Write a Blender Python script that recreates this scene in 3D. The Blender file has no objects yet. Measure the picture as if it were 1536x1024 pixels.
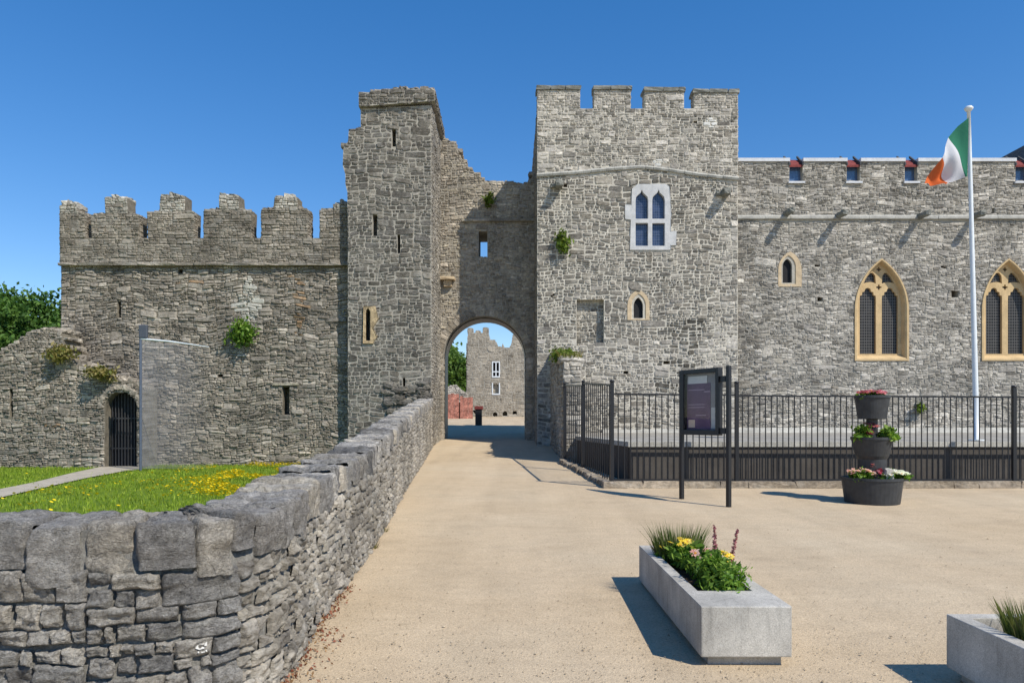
import bpy, math, random
import numpy as np
from mathutils import Vector, Matrix, noise
from mathutils.geometry import tessellate_polygon
from mathutils.bvhtree import BVHTree

R = random.Random(7)
NR = np.random.default_rng(11)
sc = bpy.context.scene
COL = sc.collection
PI = math.pi

# ------------------------------------------------------------------ camera calibration
F, CX, HY, CAMZ = 1100.0, 768.0, 630.0, 1.6
cam = bpy.data.cameras.new('camera')
cam.sensor_width = 36.0
cam.lens = 36.0 * F / 1536.0
cam.shift_y = (HY - 512.0) / 1536.0
cam.clip_end = 3000
co = bpy.data.objects.new('camera', cam)
co.location = (0, 0, CAMZ)
co.rotation_euler = (PI / 2, 0, 0)
COL.objects.link(co)
sc.camera = co

def wx(px, Y): return (px - CX) * Y / F
def wz(py, Y): return CAMZ + (HY - py) * Y / F
def W(px, py, Y): return (wx(px, Y), wz(py, Y))
def poly(pts, Y): return [W(a, b, Y) for a, b in pts]

PROF = [(-50, 0), (5, 0), (12, .13), (15, .22), (21, .36), (27, .57), (31, .755), (40, 1.2), (70, 1.92), (90, 2.0), (3000, 2.0)]
def lerp_tab(tab, t):
    if t <= tab[0][0]: return tab[0][1]
    for (a, va), (b, vb) in zip(tab, tab[1:]):
        if t <= b: return va + (vb - va) * (t - a) / (b - a)
    return tab[-1][1]
def prof(Y): return lerp_tab(PROF, Y)
def G(px, py):
    """ground point of the yard seen at a photo position"""
    lo_, hi_ = 1.0, 69.0
    for _ in range(60):
        Y = (lo_ + hi_) / 2
        if wz(py, Y) > prof(Y): lo_ = Y
        else: hi_ = Y
    return (wx(px, Y), Y, prof(Y))

# ------------------------------------------------------------------ materials
def srgb(r, g, b):
    f = lambda c: (c / 255 / 12.92) if c / 255 <= .04045 else ((c / 255 + .055) / 1.055) ** 2.4
    return (f(r), f(g), f(b), 1)

class NT:
    def __init__(s, name):
        s.m = bpy.data.materials.new(name); s.m.use_nodes = True
        s.t = s.m.node_tree; s.t.nodes.clear()
        s.out = s.n('ShaderNodeOutputMaterial')
    def n(s, typ, **kw):
        nd = s.t.nodes.new(typ)
        for k, v in kw.items(): setattr(nd, k, v)
        return nd
    def l(s, a, b): s.t.links.new(a, b)
    def coord(s, scale=(1, 1, 1)):
        tc = s.n('ShaderNodeTexCoord'); mp = s.n('ShaderNodeMapping')
        s.l(tc.outputs['Object'], mp.inputs[0]); mp.inputs['Scale'].default_value = scale
        return mp.outputs[0]
    def noise(s, vec, scale, detail=5, rough=.6):
        nd = s.n('ShaderNodeTexNoise'); s.l(vec, nd.inputs['Vector'])
        nd.inputs['Scale'].default_value = scale; nd.inputs['Detail'].default_value = detail
        nd.inputs['Roughness'].default_value = rough
        return nd.outputs['Fac']
    def ramp(s, fac, stops, interp='LINEAR'):
        nd = s.n('ShaderNodeValToRGB'); s.l(fac, nd.inputs[0]); cr = nd.color_ramp; cr.interpolation = interp
        while len(cr.elements) < len(stops): cr.elements.new(.5)
        for e, (p, c) in zip(cr.elements, stops): e.position = p; e.color = c if len(c) == 4 else (*c, 1)
        return nd.outputs['Color']
    def grey(s, fac, a, va, b, vb): return s.ramp(fac, [(a, (va, va, va, 1)), (b, (vb, vb, vb, 1))])
    def mix(s, mode, fac, a, b):
        nd = s.n('ShaderNodeMix', data_type='RGBA', blend_type=mode)
        if isinstance(fac, (int, float)): nd.inputs[0].default_value = fac
        else: s.l(fac, nd.inputs[0])
        for i, v in ((6, a), (7, b)):
            if isinstance(v, tuple): nd.inputs[i].default_value = v
            else: s.l(v, nd.inputs[i])
        return nd.outputs[2]
    def bump(s, h, strength, dist, nrm=None):
        nd = s.n('ShaderNodeBump'); s.l(h, nd.inputs['Height'])
        nd.inputs['Strength'].default_value = strength; nd.inputs['Distance'].default_value = dist
        if nrm is not None: s.l(nrm, nd.inputs['Normal'])
        return nd.outputs[0]
    def bsdf(s, col, rough=.9, nrm=None, spec=.3, metal=0, trans=None):
        b = s.n('ShaderNodeBsdfPrincipled')
        if isinstance(col, tuple): b.inputs['Base Color'].default_value = col
        else: s.l(col, b.inputs['Base Color'])
        if isinstance(rough, (int, float)): b.inputs['Roughness'].default_value = rough
        else: s.l(rough, b.inputs['Roughness'])
        b.inputs['Specular IOR Level'].default_value = spec
        b.inputs['Metallic'].default_value = metal
        if nrm is not None: s.l(nrm, b.inputs['Normal'])
        s.l(b.outputs[0], s.out.inputs[0])
        s.b = b
        return s.m

def stone_mat(name, cols, lichen=.25, bump=.6, scale=1.0, lich_col=(.42, .41, .37, 1), gain=1.0, smear=.35, crack=0):
    cols = [(c[0] * gain * 1.02, c[1] * gain * .975, c[2] * gain * .93, 1) for c in cols]
    t = NT(name)
    v = t.coord()
    geo = t.n('ShaderNodeNewGeometry')
    n = len(cols)
    base = t.ramp(geo.outputs['Random Per Island'], [(i / max(n - 1, 1), c) for i, c in enumerate(cols)])
    mott = t.noise(v, 9 * scale, 6, .68)
    c = t.mix('MULTIPLY', 1, base, t.grey(mott, .3, .55, .72, 1.42))
    big = t.noise(v, .8, 6, .65)
    c = t.mix('MULTIPLY', 1, c, t.grey(big, .34, .58, .66, 1.32))
    li = t.noise(t.coord((1, 1, 1.3)), 3.2 * scale, 7, .72)
    c = t.mix('MIX', t.mix('MULTIPLY', 1, t.grey(li, .56, 0, .68, 1), (lichen, lichen, lichen, 1)), c, lich_col)
    sm = t.noise(t.coord((1, 1, 1.5)), 1.25 * scale, 8, .78)
    c = t.mix('MIX', t.grey(sm, .5, 0, .66, smear), c, lich_col)
    dk = t.noise(v, 5.1 * scale, 6, .75)
    c = t.mix('MIX', t.grey(dk, .6, 0, .76, .55), c, (.055, .052, .046, 1))
    fine = t.noise(t.coord((1, 1, 2.2)), 26 * scale, 8, .7)
    med = t.noise(t.coord((1, 1, 2.6)), 7 * scale, 5, .6)
    nb = t.bump(med, bump * .8, .05)
    if crack:
        wv = t.n('ShaderNodeTexNoise'); t.l(v, wv.inputs['Vector']); wv.inputs['Scale'].default_value = 4; wv.inputs['Detail'].default_value = 5
        vm = t.n('ShaderNodeVectorMath', operation='MULTIPLY_ADD'); t.l(wv.outputs['Color'], vm.inputs[0]); vm.inputs[1].default_value = (.22, .22, .22); t.l(t.coord((1, 1, 1.5)), vm.inputs[2])
        vo = t.n('ShaderNodeTexVoronoi', feature='DISTANCE_TO_EDGE'); t.l(vm.outputs[0], vo.inputs['Vector']); vo.inputs['Scale'].default_value = 5.5
        gate = t.grey(t.noise(v, 2.3, 3, .6), .42, 0, .56, crack)
        ln = t.grey(vo.outputs['Distance'], .0, 1, .03, 0)
        cm = t.mix('MULTIPLY', 1, ln, gate)
        c = t.mix('MIX', cm, c, (.03, .029, .026, 1))
        inv = t.grey(cm, 0, 1, 1, 0)
        nb = t.bump(inv, .7, .02, nb)
        sp = t.noise(v, 60, 3, .8)
        c = t.mix('MULTIPLY', 1, c, t.grey(sp, .35, .72, .65, 1.25))
    nb = t.bump(fine, bump, .018, nb)
    return t.bsdf(c, .93, nb, .2)

def rough_mat(name, col, var=.3, s1=6, s2=60, bump=.4, rough=.92, spec=.2, dist=.01, dark=None):
    t = NT(name); v = t.coord()
    a = t.noise(v, s1, 6, .65); b = t.noise(v, s2, 4, .7)
    c = t.mix('MULTIPLY', 1, col, t.grey(a, .3, 1 - var, .7, 1 + var))
    c = t.mix('MULTIPLY', 1, c, t.grey(b, .3, 1 - var * .8, .7, 1 + var * .8))
    if dark:
        d = t.noise(v, s1 * .4, 6, .7)
        c = t.mix('MIX', t.grey(d, .55, 0, .72, dark), c, (.04, .037, .03, 1))
    nb = t.bump(b, bump, dist)
    nb = t.bump(a, bump, dist * 3, nb)
    return t.bsdf(c, rough, nb, spec)

def plain_mat(name, col, rough=.5, metal=0, spec=.4, var=.12, s=14):
    t = NT(name); v = t.coord()
    a = t.noise(v, s, 5, .6)
    c = t.mix('MULTIPLY', 1, col, t.grey(a, .3, 1 - var, .7, 1 + var))
    r = t.grey(t.noise(v, s * 2.3, 4, .6), .3, max(rough - .1, .05), .7, min(rough + .12, 1))
    return t.bsdf(c, r, t.bump(a, .08, .004), spec, metal)

def leaf_mat(name, cols, trans=.35):
    t = NT(name)
    geo = t.n('ShaderNodeNewGeometry')
    n = len(cols)
    c = t.ramp(geo.outputs['Random Per Island'], [(i / max(n - 1, 1), k) for i, k in enumerate(cols)])
    cl = t.noise(t.coord(), 1.7, 3, .6)
    c = t.mix('MULTIPLY', 1, c, t.grey(cl, .35, .72, .65, 1.25))
    d = t.n('ShaderNodeBsdfDiffuse'); tr = t.n('ShaderNodeBsdfTranslucent'); g = t.n('ShaderNodeBsdfGlossy')
    g.inputs['Roughness'].default_value = .5
    t.l(c, d.inputs[0]); t.l(t.mix('MULTIPLY', 1, c, (1.3, 1.35, .6, 1)), tr.inputs[0])
    m = t.n('ShaderNodeMixShader'); m.inputs[0].default_value = trans
    t.l(d.outputs[0], m.inputs[1]); t.l(tr.outputs[0], m.inputs[2])
    m2 = t.n('ShaderNodeMixShader'); m2.inputs[0].default_value = .012
    t.l(m.outputs[0], m2.inputs[1]); t.l(g.outputs[0], m2.inputs[2])
    t.l(m2.outputs[0], t.out.inputs[0])
    return t.m

def shades(c, k=(.6, .85, 1, 1.15, 1.45), tint=((1, 1, 1),)):
    out = []
    for i, f in enumerate(k):
        ti = tint[i % len(tint)]
        out.append((c[0] * f * ti[0], c[1] * f * ti[1], c[2] * f * ti[2], 1))
    return out

M = {}
M['turret_stone'] = stone_mat('turret_rubble_stone', [(.10, .095, .085, 1), (.15, .14, .12, 1), (.19, .18, .155, 1), (.13, .125, .115, 1), (.25, .235, .20, 1)], .3, .8, gain=.95)
M['turret_mortar'] = rough_mat('turret_mortar', (.34, .315, .265, 1), .3, 5, 50, .6, dark=.5)
M['tower_stone'] = stone_mat('tower_rubble_stone', [(.10, .096, .085, 1), (.15, .143, .125, 1), (.21, .195, .165, 1), (.125, .12, .11, 1), (.26, .245, .21, 1), (.17, .165, .155, 1)], .35, .7, gain=1.3, smear=.62, lich_col=(.43, .405, .345, 1))
M['tower_mortar'] = rough_mat('tower_mortar', (.5, .465, .39, 1), .35, 4, 40, .6, dark=.25)
M['hall_stone'] = stone_mat('hall_rubble_stone', [(.15, .145, .13, 1), (.26, .248, .22, 1), (.37, .355, .315, 1), (.21, .203, .185, 1), (.46, .445, .4, 1), (.3, .29, .27, 1)], .35, .8, gain=1.3, smear=.55, lich_col=(.45, .43, .38, 1))
M['hall_mortar'] = rough_mat('hall_mortar', (.38, .355, .3, 1), .25, 4, 40, .6, dark=.3)
M['curtain_stone'] = stone_mat('curtain_rubble_stone', [(.15, .139, .12, 1), (.225, .206, .174, 1), (.295, .27, .228, 1), (.195, .18, .157, 1), (.375, .345, .295, 1)], .4, .9, gain=1.27)
M['curtain_mortar'] = rough_mat('curtain_mortar', (.17, .15, .115, 1), .35, 4, 40, .7, dark=.6)
M['parapet_stone'] = stone_mat('parapet_weathered_stone', [(.165, .151, .127, 1), (.225, .206, .172, 1), (.275, .252, .212, 1), (.195, .178, .15, 1)], .45, .9, gain=1.15)
M['lichen_stone'] = stone_mat('lichen_crusted_stone', [(.28, .27, .235, 1), (.4, .39, .345, 1), (.5, .49, .44, 1)], .5, .9)
M['gate_stone'] = stone_mat('gate_rubble_stone', [(.15, .135, .11, 1), (.21, .19, .155, 1), (.27, .25, .2, 1), (.18, .165, .14, 1), (.33, .3, .25, 1)], .3, .9, gain=1.55)
M['near_stone'] = stone_mat('boundary_limestone', [(.11, .111, .11, 1), (.17, .17, .165, 1), (.24, .232, .21, 1), (.135, .137, .135, 1), (.29, .275, .24, 1)], .6, 1.3, 1.6, (.4, .385, .345, 1), gain=1.7, smear=.5, crack=.42)
M['near_mortar'] = rough_mat('boundary_mortar', (.17, .163, .145, 1), .4, 8, 70, .8, dark=.6)
M['flank_stone'] = stone_mat('boundary_flank_limestone', [(.19, .18, .16, 1), (.27, .255, .22, 1), (.35, .33, .285, 1), (.23, .22, .2, 1), (.41, .39, .34, 1)], .5, 1.0, 1.4, gain=1.1)
M['far_stone'] = stone_mat('far_tower_stone', [(.25, .23, .19, 1), (.31, .285, .235, 1), (.36, .335, .28, 1), (.28, .26, .215, 1)], .3, .5)
M['plaster'] = rough_mat('old_lime_plaster', (.47, .45, .39, 1), .25, 5, 40, .6)
M['white_patch'] = rough_mat('white_lime_patch', (.62, .61, .57, 1), .15, 5, 40, .5)
M['orange_brick'] = stone_mat('orange_brick', [(.3, .21, .13, 1), (.34, .24, .15, 1), (.26, .19, .125, 1)], .4, .6)
M['sandstone'] = rough_mat('yellow_sandstone', (.54, .395, .215, 1), .16, 2.5, 40, .35, dark=.12)
M['cream_stone'] = rough_mat('cream_limestone', (.53, .415, .27, 1), .2, 4, 40, .35, dark=.15)
M['pale_stone'] = rough_mat('pale_grey_limestone', (.5, .5, .49, 1), .16, 3, 40, .35, dark=.12)
M['coping'] = rough_mat('grey_coping_stone', (.2, .2, .175, 1), .3, 3, 30, .6, dark=.5)
M['string'] = rough_mat('pale_string_stone', (.38, .37, .33, 1), .28, 3, 30, .5, dark=.35)
M['lead'] = rough_mat('lead_flashing', (.55, .56, .57, 1), .15, 2, 20, .2, .5, .4)
M['dark'] = plain_mat('dark_recess', (.015, .015, .017, 1), .9)
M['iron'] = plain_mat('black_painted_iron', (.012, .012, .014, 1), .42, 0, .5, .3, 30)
M['slate'] = rough_mat('dark_slate', (.07, .075, .08, 1), .25, 8, 60, .4)
M['red_tile'] = rough_mat('red_clay_tile', (.2, .05, .045, 1), .35, 8, 60, .4)
M['retain'] = rough_mat('brown_grey_render', (.085, .076, .066, 1), .2, 2, 50, .3)
M['white_metal'] = plain_mat('white_painted_metal', (.68, .72, .74, 1), .35, 0, .5, .06)
M['pot'] = plain_mat('charcoal_plastic', (.035, .037, .04, 1), .5, 0, .4, .25, 9)
M['concrete'] = None
M['wood_red'] = rough_mat('weathered_red_paint', (.37, .16, .12, 1), .7, 2.5, 14, .5, dark=.25)
M['bark'] = rough_mat('bark', (.11, .085, .06, 1), .4, 8, 40, .9)
M['soil'] = rough_mat('dark_soil', (.07, .045, .03, 1), .5, 20, 120, 1)

def concrete_mat():
    t = NT('speckled_concrete'); v = t.coord()
    vo = t.n('ShaderNodeTexVoronoi'); t.l(v, vo.inputs['Vector']); vo.inputs['Scale'].default_value = 170
    sp = t.ramp(vo.outputs['Color'], [(0, (.36, .34, .3, 1)), (.35, (.47, .447, .395, 1)), (.7, (.52, .495, .44, 1)), (1, (.58, .555, .5, 1))])
    a = t.noise(v, 3, 6, .6)
    c = t.mix('MULTIPLY', 1, sp, t.grey(a, .3, .84, .7, 1.1))
    f = t.noise(v, 260, 3, .7)
    c = t.mix('MULTIPLY', 1, c, t.grey(f, .35, .75, .6, 1.1))
    st = t.noise(t.coord((7, 7, .7)), 3, 4, .6)
    c = t.mix('MULTIPLY', 1, c, t.grey(st, .5, 1, .75, .74))
    bl = t.noise(v, 1.6, 7, .75)
    c = t.mix('MULTIPLY', 1, c, t.grey(bl, .4, .8, .62, 1.06))
    return t.bsdf(c, .88, t.bump(f, .35, .003), .25)
M['concrete'] = concrete_mat()

def gravel_mat():
    t = NT('sandy_gravel'); v = t.coord()
    big = t.noise(v, .35, 5, .6); mid = t.noise(t.coord((1, 2.2, 1)), 2.2, 6, .7)
    fine = t.noise(v, 55, 6, .75); sp = t.n('ShaderNodeTexVoronoi'); t.l(v, sp.inputs['Vector']); sp.inputs['Scale'].default_value = 95
    c = t.ramp(big, [(.3, (.475, .372, .245, 1)), (.5, (.515, .41, .278, 1)), (.72, (.535, .44, .308, 1))])
    c = t.mix('MULTIPLY', 1, c, t.grey(mid, .3, .93, .7, 1.06))
    c = t.mix('MULTIPLY', 1, c, t.grey(fine, .3, .8, .7, 1.18))
    pc = t.ramp(sp.outputs['Color'], [(0, (.8, .78, .77, 1)), (.5, (1, 1, 1, 1)), (1, (1.16, 1.15, 1.13, 1))])
    c = t.mix('MULTIPLY', .8, c, pc)
    tr_ = t.noise(t.coord((1.1, .12, 1)), 1.3, 4, .55)
    c = t.mix('MULTIPLY', 1, c, t.grey(tr_, .38, .93, .6, 1.03))
    stn = t.noise(v, .9, 7, .7)
    c = t.mix('MULTIPLY', 1, c, t.grey(stn, .5, 1.02, .68, .92))
    dk = t.noise(t.coord((1, 2.6, 1)), 7, 6, .8)
    c = t.mix('MULTIPLY', 1, c, t.grey(dk, .66, 1, .8, .75))
    nb = t.bump(sp.outputs['Distance'], .35, .006)
    nb = t.bump(fine, .6, .012, nb)
    nb = t.bump(mid, .35, .03, nb)
    return t.bsdf(c, .95, nb, .15)
M['gravel'] = gravel_mat()

def lawn_mat():
    t = NT('lawn_turf'); v = t.coord()
    a = t.noise(v, 2.5, 5, .6); b = t.noise(v, 40, 5, .7)
    c = t.ramp(a, [(.3, (.1, .17, .018, 1)), (.7, (.18, .26, .025, 1))])
    c = t.mix('MULTIPLY', 1, c, t.grey(b, .3, .5, .7, 1.4))
    return t.bsdf(c, .9, t.bump(b, .8, .03), .15)
M['lawn'] = lawn_mat()
M['path'] = rough_mat('pale_gravel_path', (.4, .36, .29, 1), .2, 3, 60, .5)
M['terrace'] = rough_mat('pale_terrace_paving', (.3, .285, .25, 1), .3, 2, 40, .4)

def glass_mat(name, base, line, sx, sz, wid=.14, rough=.12, spec=.6):
    """dark glazing with a lattice of lead cames; sx, sz = quarries per metre"""
    t = NT(name)
    tc = t.n('ShaderNodeTexCoord'); sep = t.n('ShaderNodeSeparateXYZ'); t.l(tc.outputs['Object'], sep.inputs[0])
    fs = []
    for ax, k in (('X', sx), ('Z', sz)):
        m1 = t.n('ShaderNodeMath', operation='MULTIPLY'); t.l(sep.outputs[ax], m1.inputs[0]); m1.inputs[1].default_value = k
        m2 = t.n('ShaderNodeMath', operation='FRACT'); t.l(m1.outputs[0], m2.inputs[0])
        m3 = t.n('ShaderNodeMath', operation='LESS_THAN'); t.l(m2.outputs[0], m3.inputs[0]); m3.inputs[1].default_value = wid
        fs.append(m3.outputs[0])
    mx = t.n('ShaderNodeMath', operation='MAXIMUM'); t.l(fs[0], mx.inputs[0]); t.l(fs[1], mx.inputs[1])
    v = t.coord()
    nz = t.noise(v, 6, 3, .6)
    g = t.mix('MULTIPLY', 1, base, t.grey(nz, .3, .5, .7, 1.6))
    c = t.mix('MIX', mx.outputs[0], g, line)
    m = t.bsdf(c, rough, t.bump(nz, .25, .02), spec)
    return m
M['leaded'] = glass_mat('leaded_glass', (.016, .016, .016, 1), (.11, .105, .1, 1), 11, 9, .22, .4, .25)
M['blue_glass'] = glass_mat('blue_reflecting_glass', (.03, .045, .09, 1), (.09, .11, .16, 1), 12, 10, .15, .18)
M['sky_glass'] = plain_mat('sky_reflecting_glass', (.07, .12, .22, 1), .1, 0, .8, .3)

# ------------------------------------------------------------------ mesh builder
class MB:
    def __init__(s): s.v = []; s.f = []; s.m = []
    def quad(s, a, b, c, d, m=0):
        i = len(s.v); s.v += [a, b, c, d]; s.f.append((i, i + 1, i + 2, i + 3)); s.m.append(m)
    def add(s, vs, fs, m=0):
        i = len(s.v); s.v += vs
        for f in fs: s.f.append(tuple(k + i for k in f)); s.m.append(m)
    def box(s, x0, x1, y0, y1, z0, z1, m=0):
        v = [(x, y, z) for z in (z0, z1) for y in (y0, y1) for x in (x0, x1)]
        s.add(v, [(0, 2, 3, 1), (4, 5, 7, 6), (0, 1, 5, 4), (2, 6, 7, 3), (0, 4, 6, 2), (1, 3, 7, 5)], m)
    def obox(s, p0, p1, wid, z0a, z1a, z0b, z1b, m=0):
        """upright wall-like bar from p0 to p1 (plan), with its own heights at each end"""
        d = Vector((p1[0] - p0[0], p1[1] - p0[1])).normalized(); n = Vector((-d.y, d.x)) * wid / 2
        v = []
        for (p, za, zb) in ((p0, z0a, z1a), (p1, z0b, z1b)):
            for sgn in (-1, 1):
                for z in (za, zb): v.append((p[0] + n.x * sgn, p[1] + n.y * sgn, z))
        s.add(v, [(0, 1, 3, 2), (4, 6, 7, 5), (0, 4, 5, 1), (2, 3, 7, 6), (1, 5, 7, 3), (0, 2, 6, 4)], m)
    def tube(s, pts, rads, n=8, m=0, cap=True):
        rings = []
        for i, p in enumerate(pts):
            p = Vector(p)
            a = Vector(pts[max(i - 1, 0)]); b = Vector(pts[min(i + 1, len(pts) - 1)])
            d = (b - a).normalized()
            u = d.cross(Vector((0, 1, 0)) if abs(d.y) < .9 else Vector((1, 0, 0))).normalized(); w = d.cross(u)
            k = len(s.v)
            for j in range(n):
                an = 2 * PI * j / n
                s.v.append(tuple(p + (u * math.cos(an) + w * math.sin(an)) * rads[i]))
            rings.append(k)
        for a, b in zip(rings, rings[1:]):
            for j in range(n):
                s.f.append((a + j, a + (j + 1) % n, b + (j + 1) % n, b + j)); s.m.append(m)
        if cap:
            s.f.append(tuple(rings[0] + j for j in range(n))); s.m.append(m)
            s.f.append(tuple(rings[-1] + j for j in reversed(range(n)))); s.m.append(m)
    def lathe(s, cx, cy, prof_, n=28, m=0):
        k = len(s.v)
        for r, z in prof_:
            for j in range(n):
                a = 2 * PI * j / n; s.v.append((cx + r * math.cos(a), cy + r * math.sin(a), z))
        for i in range(len(prof_) - 1):
            for j in range(n):
                s.f.append((k + i * n + j, k + i * n + (j + 1) % n, k + (i + 1) * n + (j + 1) % n, k + (i + 1) * n + j)); s.m.append(m)
    def rock(s, c, sz, m=0, rng=R, jit=.18, rnd=.35):
        """rounded irregular block, 26 surface points"""
        idx = {}; vs = []
        ph = rng.random() * 100
        for i in range(3):
            for j in range(3):
                for k in range(3):
                    if i == j == k == 1: continue
                    p = Vector((i - 1, j - 1, k - 1))
                    q = p.normalized() * (1.15)
                    p = p.lerp(q, rnd)
                    vs.append((c[0] + sz[0] / 2 * (p.x + rng.uniform(-jit, jit)), c[1] + sz[1] / 2 * (p.y + rng.uniform(-jit, jit)), c[2] + sz[2] / 2 * (p.z + rng.uniform(-jit, jit))))
                    idx[(i, j, k)] = len(vs) - 1
        fs = []
        for ax in range(3):
            for side in (0, 2):
                for a in range(2):
                    for b in range(2):
                        q = []
                        for (da, db) in ((0, 0), (1, 0), (1, 1), (0, 1)):
                            t = [0, 0, 0]; t[ax] = side; t[(ax + 1) % 3] = a + da; t[(ax + 2) % 3] = b + db
                            q.append(idx[tuple(t)])
                        fs.append(tuple(q) if side == 2 else tuple(reversed(q)))
        s.add(vs, fs, m)
    def plate(s, loops, w0, w1, mp, m=0, back=True):
        """flat plate with holes: loops[0] outline, the rest holes, extruded from w0 (front) to w1 (back)"""
        vl = [[Vector((u, v, 0)) for u, v in lp] for lp in loops]
        tris = tessellate_polygon(vl)
        flat = [p for lp in loops for p in lp]
        n = len(flat); k = len(s.v)
        s.v += [mp(u, v, w0) for u, v in flat] + [mp(u, v, w1) for u, v in flat]
        for t in tris:
            s.f.append(tuple(k + i for i in t)); s.m.append(m)
            if back: s.f.append(tuple(k + n + i for i in reversed(t))); s.m.append(m)
        o = 0
        for lp in loops:
            L = len(lp)
            for i in range(L):
                a, b = o + i, o + (i + 1) % L
                s.f.append((k + a, k + b, k + n + b, k + n + a)); s.m.append(m)
            o += L
    def build(s, name, mats, parent=None, smooth=False, bevel=0):
        me = bpy.data.meshes.new(name)
        me.from_pydata(s.v, [], s.f)
        if not isinstance(mats, (list, tuple)): mats = [mats]
        for mt in mats: me.materials.append(mt)
        if len(mats) > 1: me.polygons.foreach_set('material_index', s.m)
        if smooth: me.polygons.foreach_set('use_smooth', [True] * len(s.f))
        me.update()
        o = bpy.data.objects.new(name, me); COL.objects.link(o)
        if parent is not None: o.parent = parent; o.matrix_parent_inverse = Matrix.Translation(parent.location).inverted() if False else o.matrix_parent_inverse
        if bevel:
            b = o.modifiers.new('bevel', 'BEVEL'); b.width = bevel; b.segments = 2; b.limit_method = 'ANGLE'
        if parent is not None:
            off = world_off(parent)
            me.transform(Matrix.Translation(-off))
        return o

def world_off(p):
    off = Vector((0, 0, 0))
    while p is not None:
        off += p.location; p = p.parent
    return off

def tag(o, label=None, cat=None, group=None, kind=None):
    if label: o['label'] = label
    if cat: o['category'] = cat
    if group: o['group'] = group
    if kind: o['kind'] = kind
    return o
def thing(name, loc, label, cat, group=None):
    o = bpy.data.objects.new(name, None); COL.objects.link(o); o.location = loc
    o.empty_display_size = .2
    return tag(o, label, cat, group)

def np_mesh(name, V, Fq, mat, parent=None, smooth=False):
    """V (n,3) float array, Fq (m,k) int array"""
    me = bpy.data.meshes.new(name)
    V = np.asarray(V, dtype=np.float32); Fq = np.asarray(Fq, dtype=np.int32)
    if parent is not None: V = V - np.array(world_off(parent), dtype=np.float32)
    k = Fq.shape[1]
    me.vertices.add(len(V)); me.vertices.foreach_set('co', V.ravel())
    me.loops.add(Fq.size); me.loops.foreach_set('vertex_index', Fq.ravel())
    me.polygons.add(len(Fq)); me.polygons.foreach_set('loop_start', np.arange(0, Fq.size, k, dtype=np.int32))
    me.materials.append(mat)
    me.update(calc_edges=True); me.validate()
    if smooth: me.polygons.foreach_set('use_smooth', [True] * len(Fq))
    o = bpy.data.objects.new(name, me); COL.objects.link(o)
    if parent is not None: o.parent = parent
    return o

# ------------------------------------------------------------------ masonry
def scan(loops, v):
    xs = []
    for lp in loops:
        for (x0, y0), (x1, y1) in zip(lp, lp[1:] + lp[:1]):
            if (y0 <= v < y1) or (y1 <= v < y0):
                xs.append(x0 + (x1 - x0) * (v - y0) / (y1 - y0))
    xs.sort()
    return list(zip(xs[0::2], xs[1::2]))

def one_stone(mb, u0, u1, v0, v1, d, mp, m, rng, wob):
    du, dv = u1 - u0, v1 - v0
    if du < .02 or dv < .015: return
    c = min(du, dv)
    K = [c * rng.uniform(.05, .36) for _ in range(4)]
    j = lambda a: rng.uniform(-a, a)
    ju, jv = min(du * .1, .03), dv * .15
    P = [(u0 + K[0] + j(ju), v0 + j(jv)), (u1 - K[1] + j(ju), v0 + j(jv)), (u1 + j(ju) * .5, v0 + K[1] * .9 + j(jv)), (u1 + j(ju) * .5, v1 - K[2] * .9 + j(jv)),
         (u1 - K[2] + j(ju), v1 + j(jv)), (u0 + K[3] + j(ju), v1 + j(jv)), (u0 + j(ju) * .5, v1 - K[3] * .9 + j(jv)), (u0 + j(ju) * .5, v0 + K[0] * .9 + j(jv))]
    uc, vc = (u0 + u1) / 2, (v0 + v1) / 2
    tu, tv = j(.09), j(.2)
    b1, b2 = .96, 1 - min(.4, .022 / c + .08)
    vs = []
    for (sc_, wf) in ((1.0, None), (b1, .55), (b2, 1.0)):
        for (u, v) in P:
            uu, vv = uc + (u - uc) * sc_, vc + (v - vc) * sc_
            if wf is None: w = -.03
            else: w = max((d + tu * (uu - uc) + tv * (vv - vc) + j(.004)) * wf, .002)
            vs.append(mp(uu, vv + wob(uu, vv), w))
    fs = []
    for r in (0, 8):
        for i in range(8):
            a, b = r + i, r + (i + 1) % 8
            fs.append((a, b, b + 8, a + 8))
    fs.append(tuple(range(16, 24)))
    mb.add(vs, fs, m)

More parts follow.
